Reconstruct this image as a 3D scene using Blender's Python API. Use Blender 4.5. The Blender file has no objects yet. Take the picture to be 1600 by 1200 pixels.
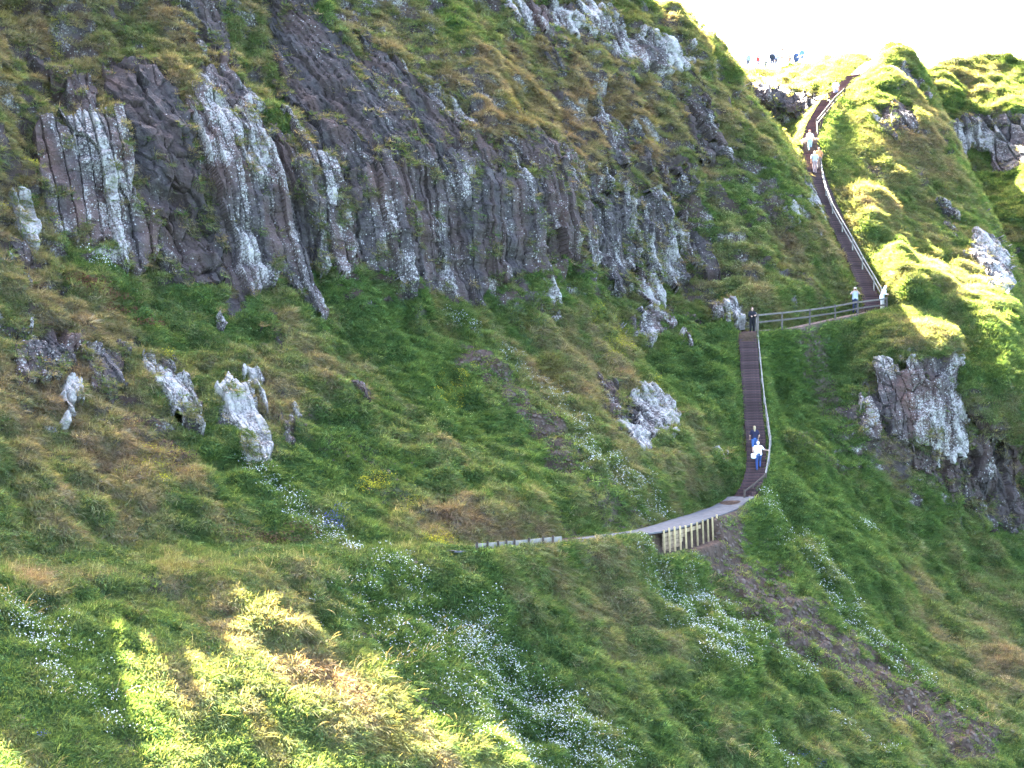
import bpy, math, random
import numpy as np
from mathutils import Vector, Matrix

random.seed(7)
RNG = np.random.default_rng(11)
scene = bpy.context.scene
COL = scene.collection

# ------------------------------------------------------------------ camera, sky, sun, exposure
F, CX, HY = 2537.0, 800.0, 790.0          # focal length in photo pixels, principal column, horizon row
cam_d = bpy.data.cameras.new("camera")
cam_d.sensor_width = 36.0
cam_d.lens = 36.0 * F / 1600.0
cam_d.shift_y = (HY - 600.0) / 1600.0
cam_d.clip_start, cam_d.clip_end = 0.5, 6000.0
cam = bpy.data.objects.new("camera", cam_d)
cam.rotation_euler = (math.radians(90), 0, 0)
COL.objects.link(cam)
scene.camera = cam

SUN_EL, SUN_AZ = math.radians(49.0), math.radians(-30.0)     # azimuth from +Y towards +X
SUN = Vector((math.sin(SUN_AZ) * math.cos(SUN_EL), math.cos(SUN_AZ) * math.cos(SUN_EL), math.sin(SUN_EL)))
world = bpy.data.worlds.new("World")
scene.world = world
world.use_nodes = True
_nt = world.node_tree
_nt.nodes.clear()
_sky = _nt.nodes.new("ShaderNodeTexSky")
_sky.sky_type = 'NISHITA'
_sky.sun_disc = False
_sky.sun_elevation = SUN_EL
_sky.sun_rotation = SUN_AZ % (2 * math.pi)
_sky.dust_density = 3.5
_sky.air_density = 0.7
_sky.ozone_density = 1.0
_bg = _nt.nodes.new("ShaderNodeBackground")
_bg.inputs[1].default_value = 0.05
_wo = _nt.nodes.new("ShaderNodeOutputWorld")
_nt.links.new(_sky.outputs[0], _bg.inputs[0])
_nt.links.new(_bg.outputs[0], _wo.inputs[0])
sun_d = bpy.data.lights.new("sun", 'SUN')
sun_d.energy = 5.0
sun_d.angle = math.radians(0.5)
sun_d.color = (1.0, 0.94, 0.82)
sun = bpy.data.objects.new("sun", sun_d)
sun.rotation_euler = SUN.to_track_quat('Z', 'Y').to_euler()
COL.objects.link(sun)
scene.view_settings.view_transform = 'Standard'
scene.view_settings.look = 'None'
scene.view_settings.exposure = 5.5
scene.view_settings.gamma = 1.0
scene.cycles.max_bounces = 4
scene.cycles.diffuse_bounces = 2
scene.cycles.transmission_bounces = 2
scene.cycles.transparent_max_bounces = 4

# ------------------------------------------------------------------ numeric helpers
def P(px, py, Y):
    return np.array([(px - CX) / F * Y, Y, (HY - py) / F * Y], dtype=float)

def smooth(e0, e1, x):
    t = np.clip((x - e0) / (e1 - e0), 0, 1)
    return t * t * (3 - 2 * t)

def _hash(ix, iy, iz, seed):
    h = (ix.astype(np.int64) * 374761393 + iy.astype(np.int64) * 668265263 + iz.astype(np.int64) * 2147483647 + seed * 1274126177) & 0xFFFFFFFF
    h = ((h ^ (h >> 13)) * 1274126177) & 0xFFFFFFFF
    h = ((h ^ (h >> 16)) * 2246822519) & 0xFFFFFFFF
    h = h ^ (h >> 15)
    return (h & 0xFFFFFF) / float(0xFFFFFF)

def noise(x, y, z=None, seed=0):
    """value noise in -1..1"""
    x = np.asarray(x, float); y = np.asarray(y, float)
    z = np.zeros_like(x) if z is None else np.asarray(z, float)
    ix, iy, iz = np.floor(x), np.floor(y), np.floor(z)
    fx, fy, fz = x - ix, y - iy, z - iz
    fx = fx * fx * fx * (fx * (fx * 6 - 15) + 10); fy = fy * fy * fy * (fy * (fy * 6 - 15) + 10); fz = fz * fz * fz * (fz * (fz * 6 - 15) + 10)
    r = 0
    for dx in (0, 1):
        wx = fx if dx else 1 - fx
        for dy in (0, 1):
            wy = fy if dy else 1 - fy
            for dz in (0, 1):
                wz = fz if dz else 1 - fz
                r = r + wx * wy * wz * _hash(ix + dx, iy + dy, iz + dz, seed)
    return r * 2 - 1

def fbm(x, y, z=None, seed=0, octv=4, gain=0.5):
    s, a, n = 0, 1.0, 0
    f = 1.0
    for k in range(octv):
        s = s + a * noise(np.asarray(x) * f, np.asarray(y) * f, None if z is None else np.asarray(z) * f, seed + 17 * k)
        n += a; a *= gain; f *= 2.03
    return s / n

def voronoi2(x, y, seed=0, jit=0.9):
    """returns F1, F2, cell id hash, dx to the cell's point"""
    ix, iy = np.floor(x), np.floor(y)
    f1 = np.full(x.shape, 9.0); f2 = np.full(x.shape, 9.0)
    cid = np.zeros(x.shape); cdx = np.zeros(x.shape); cdy = np.zeros(x.shape)
    for ox in (-1, 0, 1):
        for oy in (-1, 0, 1):
            jx, jy = ix + ox, iy + oy
            px = jx + 0.5 + jit * (_hash(jx, jy, jx * 0, seed) - 0.5)
            py = jy + 0.5 + jit * (_hash(jx, jy, jx * 0, seed + 5) - 0.5)
            dx, dy = x - px, y - py
            d = np.sqrt(dx * dx + dy * dy)
            near = d < f1
            f2 = np.where(near, f1, np.minimum(f2, d))
            cid = np.where(near, _hash(jx, jy, jx * 0, seed + 9), cid)
            cdx = np.where(near, dx, cdx); cdy = np.where(near, dy, cdy)
            f1 = np.where(near, d, f1)
    return f1, f2, cid, cdx, cdy

def seg_dist(px, py, pts):
    """distance to a polyline, and the fractional index of the nearest point"""
    best = np.full(np.shape(px), 1e9); par = np.zeros(np.shape(px))
    for i in range(len(pts) - 1):
        ax, ay = pts[i][:2]; bx, by = pts[i + 1][:2]
        ux, uy = bx - ax, by - ay
        t = np.clip(((px - ax) * ux + (py - ay) * uy) / (ux * ux + uy * uy + 1e-9), 0, 1)
        d = np.hypot(px - ax - t * ux, py - ay - t * uy)
        par = np.where(d < best, i + t, par)
        best = np.minimum(best, d)
    return best, par

def poly_sd(px, py, poly):
    """signed distance to a polygon, positive inside"""
    d, _ = seg_dist(px, py, list(poly) + [poly[0]])
    ins = np.zeros(np.shape(px), bool)
    n = len(poly)
    for i in range(n):
        x1, y1 = poly[i]; x2, y2 = poly[(i + 1) % n]
        c = ((y1 > py) != (y2 > py)) & (px < (x2 - x1) * (py - y1) / ((y2 - y1) if y2 != y1 else 1e-9) + x1)
        ins ^= c
    return np.where(ins, d, -d)

def tps(ctrl):
    c = np.array(ctrl, float)
    xy = c[:, :2] / 500.0
    n = len(c)
    d = np.hypot(xy[:, None, 0] - xy[None, :, 0], xy[:, None, 1] - xy[None, :, 1])
    K = np.where(d > 0, d * d * np.log(np.maximum(d, 1e-9)), 0) + np.eye(n) * 2e-4
    A = np.zeros((n + 3, n + 3))
    A[:n, :n] = K; A[:n, n] = 1; A[:n, n + 1:] = xy; A[n, :n] = 1; A[n + 1:, :n] = xy.T
    w = np.linalg.solve(A, np.concatenate([c[:, 2], np.zeros(3)]))
    def f(px, py):
        sh = np.shape(px)
        x, y = np.ravel(px) / 500.0, np.ravel(py) / 500.0
        out = w[n] + w[n + 1] * x + w[n + 2] * y
        for i in range(n):
            r2 = (x - xy[i, 0]) ** 2 + (y - xy[i, 1]) ** 2
            out = out + w[i] * 0.5 * r2 * np.log(np.maximum(r2, 1e-12))
        return out.reshape(sh)
    return f

# ------------------------------------------------------------------ the lie of the land (estimated points: column, row, metres away; unseen ones beyond the frame shaped to cast shade)
HILL = [(-700,1500,37),(0,1500,44),(800,1500,54),(1600,1500,72),(2100,1500,85),
 (-700,1200,42),(0,1200,50),(400,1200,55.5),(800,1200,62),(1200,1200,71),(1600,1200,82),(2100,1200,98),
 (0,1000,55.5),(400,1000,60.5),(800,1000,68),(1200,1000,79),(1600,1000,92),
 (-300,905,56),(0,893,59.5),(120,888,61.5),(400,868,66),(740,856,71.5),(880,843,75.5),(1000,833,80),(1080,812,85.5),(1140,792,89.5),
 (120,800,64.5),(120,600,70.5),(120,450,75.5),(400,700,72.5),(400,550,78),(740,700,79),(740,600,84.5),(740,510,90),
 (1000,700,87.5),(1000,600,93),(1000,520,98.5),(0,600,67.5),(-300,600,61),(-300,300,71),(-300,0,80),(-700,300,64),(-700,0,74),
 (0,370,75.5),(180,380,79),(390,480,81.5),(500,440,85),(600,415,87.5),(740,475,91.3),(850,440,94.5),(950,430,99),(1100,420,105.5),
 (0,180,79.5),(180,190,81.5),(300,190,84),(450,220,86.5),(600,240,89.5),(740,250,93.2),(900,290,98),(1000,300,103),(1100,330,107.5),
 (0,0,84.5),(0,-90,85.2),(100,-85,88),(120,-140,98),(200,-85,92),(200,-140,100.5),(280,-80,94.6),(280,-170,108),(-85,35,75),(-45,30,80.5),(-50,-60,86),(200,0,89.5),(400,0,94.5),(600,0,99),(800,0,105),(950,0,110.5),(1050,60,113),(1100,150,112.5),(1000,150,108),(800,130,100),
 (1150,250,111.5),(1200,320,110.5),(1240,400,109),(1180,430,105.5),(1120,480,102.5),
 (0,-180,88),(-300,-150,90),(150,-450,118),(300,-330,119),(400,-60,95),(500,-60,97.3),(600,-60,99.8),(-110,28,73.5),(-130,-110,77),(-215,-60,81),(600,-330,113),(900,-150,115),(1000,-30,114),(-700,-100,82),  # unseen bumps left of the frame added to shade the lower slope
 (1170,770,90),(1180,700,94),(1173,600,98),(1169,528,101),
 (1300,700,97),(1300,800,92),(1300,900,87),(1400,750,100.5),(1400,850,95),(1500,900,97.5),(1600,900,101),(1500,810,102),
 (1300,600,103),(1280,540,105),(1250,520,104),(1330,500,107.5),(1400,500,105.2),(1400,532,102.9),(1440,545,102.6),(1365,522,104.6),(1400,565,102.2),(1450,575,102.1),(1450,640,101.6),
 (1450,700,101.3),(1490,600,103.5),(1550,740,103.5),(1590,820,104.5),(1180,505,101.5),(1260,503,104.5),(1340,490,107.8),(1300,470,108)]
RIDGE = [(1340,490,108),(1380,487,108.8),(1365,480,108.5),(1335,400,112.5),(1300,330,116),(1275,270,119),(1265,235,121),(1262,215,122),
 (1275,190,124.5),(1300,150,129),(1315,137,131),(1340,115,134),(1360,98,137),(1290,100,142),(1240,105,146),(1180,110,146),(1150,110,140),
 (1165,125,133.5),(1200,136,132.8),(1285,142,131.3),(1200,184,132),(1230,184,131),(1272,176,130.4),(1246,204,129.6),(1228,230,128.6),
 (1400,78,134),(1380,110,132.5),(1330,170,127.5),(1310,228,122.3),(1306,204,124.3),(1316,258,120.2),(1342,240,122.4),(1332,205,124.9),(1320,290,118.6),(1350,340,115.6),(1390,400,113),(1390,460,108.9),
 (1440,130,133),(1440,200,126),(1420,250,123.6),(1450,320,121),(1480,400,115.5),(1500,300,123),(1470,240,126.5),(1540,460,109.5),(1450,430,110),
 (1500,500,107.4),(1560,560,104.4),(1600,620,103),(1600,500,108.8),(1560,640,103),(1600,700,104.2),(1600,800,105.5),(1570,720,104.8),(1250,147,132.2),(1250,188,130.8),(1700,1000,99),(1800,700,116),(1700,500,121)]
FAR = [(1480,170,150),(1600,170,150),(1480,110,156),(1600,100,160),(1540,90,160),(1500,240,149),(1560,260,148.3),(1600,300,140),(1600,440,132),
 (1570,330,138),(1530,280,146),(1700,200,150),(2100,200,150),(2100,500,130),(1700,600,121)]
SPUR = [(1000,-20),(1075,16),(1110,45),(1135,82),(1160,120),(1180,160),(1200,190),(1222,215),(1243,240),(1262,285),(1280,335),(1292,380),(1310,430),(1325,468),(1345,488)]
KNOLL = [(1400,483),(1450,508),(1490,555),(1505,600),(1540,690),(1575,750),(1610,830),(1700,1000)]
RIDGE_POLY = SPUR + KNOLL + [(2300,1400),(2300,-900),(1000,-900)]
FAR_EDGE = [(1418,78),(1430,95),(1445,118),(1462,155),(1492,225),(1522,285),(1555,345),(1580,405),(1605,470),(1660,560)]
FAR_POLY = FAR_EDGE + [(2300,700),(2300,-900),(1418,-900)]
SKYLINE = [(-2000,60),(-700,30),(-420,-20),(-300,-60),(-220,-20),(-130,-60),(-100,-112),(-86,-112),(-80,-80),(-67,-84),(-62,-112),(-36,-112),(-30,-170),(-16,-170),(-10,-120),(-2,-125),(6,-230),(40,-260),(90,-310),(130,-450),(300,-480),(500,-420),(800,-280),(900,-130),(1000,-14),(1030,0),(1075,16),  # off-frame rim heights and notches invented to throw shade and strips of sun
 (1110,45),(1130,76),(1150,98),(1200,104),(1215,103),(1245,96),(1290,92),(1335,90),(1350,79),(1375,78),(1405,73),(1420,83),(1440,105),(1452,110),(1470,100),(1500,93),(1540,86),(1600,97),(1700,120),(2300,150)]
f_hill, f_ridge, f_far = tps(HILL), tps(RIDGE), tps(FAR)
_sx = np.array([p[0] for p in SKYLINE], float); _sy = np.array([p[1] for p in SKYLINE], float)
def sky_row(px):
    return np.interp(px, _sx, _sy)

def depth(px, py):
    d = f_hill(px, py)
    s = poly_sd(px, py, RIDGE_POLY)
    front, _ = seg_dist(px, py, SPUR[:-2])
    curl = np.clip(1 - front / 60.0, 0, 1) ** 2 * 2.6 * (s < 0)
    kn, _ = seg_dist(px, py, KNOLL[:4])
    curl = curl + np.clip(1 - kn / 40.0, 0, 1) ** 2 * 1.5 * (s < 0)
    w = smooth(-3, 4, s)
    d = (d + curl) * (1 - w) + f_ridge(px, py) * w
    s2 = poly_sd(px, py, FAR_POLY)
    ed, _ = seg_dist(px, py, FAR_EDGE)
    d = d + np.clip(1 - ed / 45.0, 0, 1) ** 2 * 2.5 * (s2 < 0) * w
    w2 = smooth(-3, 4, s2)
    return d * (1 - w2) + f_far(px, py) * w2

def _axis(lo, hi, a, b, step, grow):
    mid = list(np.arange(a, b + 0.1, step))
    left, s, x = [], step, a
    while x > lo:
        s *= grow; x -= s; left.append(x)
    right, s, x = [], step, b
    while x < hi:
        s *= grow; x += s; right.append(x)
    return np.array(left[::-1] + mid + right)
GX = _axis(-700, 2150, -40, 1640, 2.5, 1.12)
GY = _axis(-900, 1500, -40, 1240, 2.5, 1.12)
PXG, PYG = np.meshgrid(GX, GY)
# coarse evaluation of the smooth parts, then the exact edges
SKY = sky_row(PXG)
PYC = np.maximum(PYG, SKY)
YG = depth(PXG, PYC)
over = np.maximum(SKY - PYG, 0)
BASE = np.stack([(PXG - CX) / F * YG, YG, (HY - PYC) / F * YG], -1)
_back = over * 0.15 + np.where(over > 0, 0.15, 0)
dirx = (PXG - CX) / F
BASE[..., 0] += dirx * _back; BASE[..., 1] += _back; BASE[..., 2] += _back * 0.03 - np.clip(over / 40, 0, 1) * 0.5

def grid_normals(V):
    du = np.gradient(V, axis=1); dv = np.gradient(V, axis=0)
    n = np.cross(dv, du)
    n /= np.linalg.norm(n, axis=-1, keepdims=True) + 1e-9
    flip = n[..., 1] > 0.2
    return n
NB = grid_normals(BASE)
if NB[200, 200, 1] > 0: NB = -NB

# ------------------------------------------------------------------ walking lines carved into the land
LOWER = [P(1158,778,89.3), P(1172,763,89.9), P(1181,735,91.6), P(1181,690,94.2), P(1175,620,97.3), P(1169,530,100.8), P(1171,519,101.7)]
LANDING = [P(1171,519,101.7), P(1180,517,102.2), P(1220,515,103.2), P(1280,503,105.6), P(1335,491,107.8), P(1368,486,108.6)]
UPPER = [P(1368,486,108.6), P(1340,415,111.9), P(1303,338,115.8), P(1276,275,119), P(1265,240,120.8), P(1266,215,122)]
TOP = [P(1266,215,122), P(1275,190,124.3), P(1296,156,128.5), P(1312,140,131), P(1335,118,134), P(1358,99,137), P(1368,94,141)]
PATH = [P(-200,901,57), P(0,893,60), P(120,889,62), P(400,868,66.2), P(740,857,71.5), P(880,843,75.5), P(1010,831,80), P(1075,813,84.5), P(1125,797,88), P(1158,778,89.3)]
PIT = [P(1030,868,78.2), P(1052,864,79.2), P(1074,859,80.6), P(1096,853,82.2), P(1114,845,83.8)]
CREST = [([(1325,320),(1355,355),(1395,388),(1400,430),(1440,500),(1500,590),(1545,650)], 20, 1.1), ([(1420,410),(1480,450),(1540,500),(1600,580)], 18, 0.4), ([(130,985),(300,1060),(500,1100),(790,1195)], 40, .5)]
CARVE = [(PATH[:5], 0.3, 3.0, 0.0), (PATH[4:], 1.05, 1.3, -0.02), (LOWER, 0.62, 0.7, -0.14), (LANDING, 0.75, 0.8, -0.06), (UPPER, 0.72, 0.8, -0.14), (TOP, 0.55, 0.9, -0.1), (PIT, 0.45, 0.4, 0.0)]

def line_field(x, y, line):
    d, par = seg_dist(x, y, [(p[0], p[1]) for p in line])
    z = np.interp(par, np.arange(len(line)), [p[2] for p in line])
    return d, z

# detail displacement
a_ = (BASE[..., 0] + BASE[..., 1]) * 0.7071
z_ = BASE[..., 2]
b_ = (BASE[..., 1] - BASE[..., 0]) * 0.7071
rib = fbm(a_ / 6.5 + 0.02 * z_, z_ / 17, b_ / 15, 3, 3)
med = fbm(a_ / 1.9, z_ / 3.6, b_ / 3.6, 21, 3)
hum = fbm(BASE[..., 0] / 0.8, BASE[..., 1] / 0.8, BASE[..., 2] / 0.6, 31, 3)
lump = np.abs(fbm(BASE[..., 0] / 1.7, BASE[..., 1] / 1.7, BASE[..., 2] / 1.1, 41, 2))
HI = smooth(540, 400, PYG) * smooth(1340, 1200, PXG)
disp = rib * (1.0 + 0.3 * HI) + med * (0.6 + 0.25 * HI) + hum * 0.32 - lump * (0.7 + 0.3 * HI)
for line, sg, amp in CREST:
    d, _ = seg_dist(PXG, PYG, line)
    disp = disp + amp * np.exp(-(d / sg) ** 2)
gentle = np.maximum(smooth(960, 1040, PYG) * smooth(820, 700, PXG), 0)
for spec in ((1545,545,90,60,45), (1320,230,35,90,90), (1420,500,70,30,20)):
    c_, s_ = math.cos(math.radians(spec[4])), math.sin(math.radians(spec[4]))
    gentle = np.maximum(gentle, np.exp(-((((PXG-spec[0])*c_+(PYG-spec[1])*s_)/spec[2])**2 + ((-(PXG-spec[0])*s_+(PYG-spec[1])*c_)/spec[3])**2)))
disp = disp * (1 - 0.7 * gentle) * (1 - 0.75 * np.exp(-((PXG - 1318) / 32) ** 2 - ((PYG - 235) / 70) ** 2))
calm = np.ones_like(disp)
cd = []
for line, hw, fall, dz in CARVE:
    d, z = line_field(BASE[..., 0], BASE[..., 1], line)
    near = np.abs(BASE[..., 2] - z) < 5
    cd.append((np.where(near, d, 99.0), z, hw, fall, dz))
    calm = np.minimum(calm, (0.12 if line is not CARVE[0][0] else 0.6) + (0.88 if line is not CARVE[0][0] else 0.4) * smooth(hw, hw + 2.0, np.where(near, d, 99)))
LAND = BASE + NB * (disp * calm)[..., None]
for k_, (d, z, hw, fall, dz) in enumerate(cd):
    w = (1 - smooth(hw, hw + fall, d)) * (0.6 if k_ == 0 else 1.0)
    LAND[..., 2] = LAND[..., 2] * (1 - w) + (z + dz) * w
NL = grid_normals(LAND)
if NL[200, 200, 1] > 0: NL = -NL
ONWALK = np.zeros_like(disp)
for d, z, hw, fall, dz in cd[1:]:
    ONWALK = np.maximum(ONWALK, 1 - smooth(hw * 0.9, hw * 1.15, d))

def gidx(px, py):
    return np.interp(px, GX, np.arange(len(GX))), np.interp(py, GY, np.arange(len(GY)))
def gsample(A, fx, fy):
    x0 = np.clip(np.floor(fx).astype(int), 0, len(GX) - 2); y0 = np.clip(np.floor(fy).astype(int), 0, len(GY) - 2)
    tx, ty = fx - x0, fy - y0
    if A.ndim == 3: tx, ty = tx[..., None], ty[..., None]
    return (A[y0, x0] * (1 - tx) + A[y0, x0 + 1] * tx) * (1 - ty) + (A[y0 + 1, x0] * (1 - tx) + A[y0 + 1, x0 + 1] * tx) * ty
def land_at(px, py):
    fx, fy = gidx(np.array([px], float), np.array([py], float))
    return gsample(LAND, fx, fy)[0]

# ------------------------------------------------------------------ materials
def new_mat(name):
    m = bpy.data.materials.new(name); m.use_nodes = True
    nt = m.node_tree; nt.nodes.clear()
    return m, nt, nt.nodes, nt.links
def node(nt, kind, **kw):
    n = nt.nodes.new(kind)
    for k, v in kw.items():
        if k.startswith('i_'):
            n.inputs[int(k[2:]) if k[2:].isdigit() else k[2:]].default_value = v
        else: setattr(n, k, v)
    return n

# ------------------------------------------------------------------ object helpers
def mesh_obj(name, verts, faces, mat=None, parent=None, smoothed=False):
    me = bpy.data.meshes.new(name)
    me.from_pydata([tuple(v) for v in verts], [], [tuple(f) for f in faces])
    if smoothed: me.polygons.foreach_set('use_smooth', [True] * len(me.polygons))
    me.update()
    o = bpy.data.objects.new(name, me); COL.objects.link(o)
    if mat: me.materials.append(mat)
    if parent: o.parent = parent
    return o
def fast_mesh(name, V, Q, mat, smoothed=True):
    """V (n,3) and Q (m,4) as arrays"""
    me = bpy.data.meshes.new(name)
    me.vertices.add(len(V)); me.vertices.foreach_set('co', np.ascontiguousarray(V, np.float32).ravel())
    Q = np.asarray(Q)
    me.loops.add(Q.size); me.loops.foreach_set('vertex_index', np.ascontiguousarray(Q, np.int32).ravel())
    me.polygons.add(len(Q)); me.polygons.foreach_set('loop_start', np.arange(0, Q.size, Q.shape[1], dtype=np.int32))
    me.polygons.foreach_set('loop_total', np.full(len(Q), Q.shape[1], np.int32))
    me.update(calc_edges=True); me.validate()
    me.polygons.foreach_set('use_smooth', np.full(len(me.polygons), smoothed))
    me.materials.append(mat)
    o = bpy.data.objects.new(name, me); COL.objects.link(o)
    return o
def attr_f(me, name, a):
    at = me.attributes.new(name, 'FLOAT', 'POINT'); at.data.foreach_set('value', np.ascontiguousarray(a, np.float32).ravel())
def attr_c(me, name, a):
    a4 = np.ones((a.reshape(-1, 3).shape[0], 4), np.float32); a4[:, :3] = a.reshape(-1, 3)
    at = me.attributes.new(name, 'FLOAT_COLOR', 'POINT'); at.data.foreach_set('color', a4.ravel())
def attr_v(me, name, a):
    at = me.attributes.new(name, 'FLOAT_VECTOR', 'POINT'); at.data.foreach_set('vector', np.ascontiguousarray(a, np.float32).ravel())
def tag(o, label=None, cat=None, group=None, kind=None):
    if label: o['label'] = label
    if cat: o['category'] = cat
    if group: o['group'] = group
    if kind: o['kind'] = kind
    return o
def empty(name, loc, label, cat, group=None):
    o = bpy.data.objects.new(name, None); COL.objects.link(o); o.location = tuple(loc); o.empty_display_size = 0.2
    return tag(o, label, cat, group)

# ------------------------------------------------------------------ ground cover: where it is green, dry, bare
def blob(px, py, spec):
    cx, cy, rx, ry, ang = spec
    c, s = math.cos(math.radians(ang)), math.sin(math.radians(ang))
    dx, dy = px - cx, py - cy
    u, v = (dx * c + dy * s) / rx, (-dx * s + dy * c) / ry
    return np.exp(-(u * u + v * v) ** 1.5)
# (column, row, half length, half width, tilt of the streak, dryness change, raised to mimic sunlight on the lower-left strips)
DRY_SUN = [((90,90,150,170,60),.30),((60,330,90,90,45),.30),((260,180,120,160,60),.12),((700,160,140,90,50),.32),((880,150,120,110,60),.30),((1000,180,130,120,60),.28),
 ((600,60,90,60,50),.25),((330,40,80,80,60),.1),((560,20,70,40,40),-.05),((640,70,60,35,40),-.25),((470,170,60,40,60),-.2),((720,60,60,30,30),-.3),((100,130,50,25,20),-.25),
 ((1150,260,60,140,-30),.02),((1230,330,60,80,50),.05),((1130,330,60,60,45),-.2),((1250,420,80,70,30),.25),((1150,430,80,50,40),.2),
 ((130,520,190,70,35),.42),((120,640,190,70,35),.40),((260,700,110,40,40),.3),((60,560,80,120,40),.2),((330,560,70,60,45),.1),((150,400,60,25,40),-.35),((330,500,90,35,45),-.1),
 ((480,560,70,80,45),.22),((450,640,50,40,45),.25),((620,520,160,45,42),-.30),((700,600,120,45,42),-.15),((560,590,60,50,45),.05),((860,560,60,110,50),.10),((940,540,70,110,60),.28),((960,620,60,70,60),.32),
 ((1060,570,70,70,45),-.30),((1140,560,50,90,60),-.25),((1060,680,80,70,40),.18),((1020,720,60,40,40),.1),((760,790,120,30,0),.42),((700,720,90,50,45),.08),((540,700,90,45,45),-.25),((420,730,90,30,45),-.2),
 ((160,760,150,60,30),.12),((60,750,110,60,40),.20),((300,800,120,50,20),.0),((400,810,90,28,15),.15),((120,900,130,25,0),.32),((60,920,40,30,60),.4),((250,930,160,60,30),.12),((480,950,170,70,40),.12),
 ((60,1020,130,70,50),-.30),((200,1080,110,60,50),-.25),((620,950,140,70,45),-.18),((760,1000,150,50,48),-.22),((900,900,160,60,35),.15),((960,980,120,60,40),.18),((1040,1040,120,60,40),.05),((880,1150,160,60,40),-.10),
 ((330,1080,120,60,50),.32),((470,1030,140,60,40),.36),((240,1050,80,30,50),.2),((600,1130,160,50,35),.25),((1150,1000,120,60,40),-.2),((1100,1130,170,80,35),-.12),((1260,720,100,150,40),-.28),((1330,800,120,70,35),-.2),((1270,700,70,25,30),.25),  # first three blobs also yellow the turf, sunlight put into its colour
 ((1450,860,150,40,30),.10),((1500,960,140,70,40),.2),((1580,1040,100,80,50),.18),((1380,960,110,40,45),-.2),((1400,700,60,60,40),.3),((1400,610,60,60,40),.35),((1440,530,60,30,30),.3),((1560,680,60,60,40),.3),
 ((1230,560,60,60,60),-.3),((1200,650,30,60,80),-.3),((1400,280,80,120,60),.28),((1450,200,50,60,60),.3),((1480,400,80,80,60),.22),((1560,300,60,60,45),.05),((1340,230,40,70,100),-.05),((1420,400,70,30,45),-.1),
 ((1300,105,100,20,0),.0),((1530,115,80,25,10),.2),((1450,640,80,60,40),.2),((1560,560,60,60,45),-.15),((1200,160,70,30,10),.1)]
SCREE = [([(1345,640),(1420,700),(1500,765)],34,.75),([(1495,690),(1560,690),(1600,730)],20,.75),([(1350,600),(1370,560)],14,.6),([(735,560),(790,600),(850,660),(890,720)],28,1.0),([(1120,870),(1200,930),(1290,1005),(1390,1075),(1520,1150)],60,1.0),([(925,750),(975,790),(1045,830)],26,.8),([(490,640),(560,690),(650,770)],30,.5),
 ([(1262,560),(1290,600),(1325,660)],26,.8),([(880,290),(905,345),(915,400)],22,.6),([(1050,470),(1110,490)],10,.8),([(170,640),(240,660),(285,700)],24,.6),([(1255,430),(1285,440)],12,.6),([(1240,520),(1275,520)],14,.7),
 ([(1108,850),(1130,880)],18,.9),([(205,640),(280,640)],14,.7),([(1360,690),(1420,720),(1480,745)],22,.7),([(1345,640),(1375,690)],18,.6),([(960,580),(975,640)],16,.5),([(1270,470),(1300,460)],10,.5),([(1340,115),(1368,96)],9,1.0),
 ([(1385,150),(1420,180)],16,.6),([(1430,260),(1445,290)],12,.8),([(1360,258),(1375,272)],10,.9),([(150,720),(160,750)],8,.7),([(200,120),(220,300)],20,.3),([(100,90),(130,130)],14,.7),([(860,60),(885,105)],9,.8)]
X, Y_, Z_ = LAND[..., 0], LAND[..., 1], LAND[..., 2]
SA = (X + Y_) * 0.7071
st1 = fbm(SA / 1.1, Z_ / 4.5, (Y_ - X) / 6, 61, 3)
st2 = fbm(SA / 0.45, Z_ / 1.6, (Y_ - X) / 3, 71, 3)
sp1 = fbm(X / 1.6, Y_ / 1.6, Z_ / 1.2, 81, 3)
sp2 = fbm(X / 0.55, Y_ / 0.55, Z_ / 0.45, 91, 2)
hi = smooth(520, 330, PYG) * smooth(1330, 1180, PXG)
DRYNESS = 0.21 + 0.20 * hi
for spec, v in DRY_SUN:
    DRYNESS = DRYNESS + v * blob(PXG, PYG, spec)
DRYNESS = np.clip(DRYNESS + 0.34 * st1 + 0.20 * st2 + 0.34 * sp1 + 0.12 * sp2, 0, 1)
SOIL = np.zeros_like(DRYNESS)
wob = fbm(X / 0.9, Y_ / 0.9, Z_ / 0.7, 101, 3)
for line, wd, v in SCREE:
    d, _ = seg_dist(PXG, PYG, line)
    SOIL = np.maximum(SOIL, v * smooth(1.15, 0.45, d / wd + 0.75 * wob))
# bare earth shows in hollows under the tussocks
SOIL = np.maximum(SOIL, 0.8 * smooth(0.30, 0.62, -med - 0.5 * hum + 0.15 * hi - 0.12))
SOIL = np.clip(np.maximum(SOIL, ONWALK), 0, 1)
MOSS = smooth(0.35, 0.7, fbm(X / 2.2, Y_ / 2.2, Z_ / 2.0, 111, 2)) * smooth(0.25, 0.5, DRYNESS) * 0.5

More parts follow.
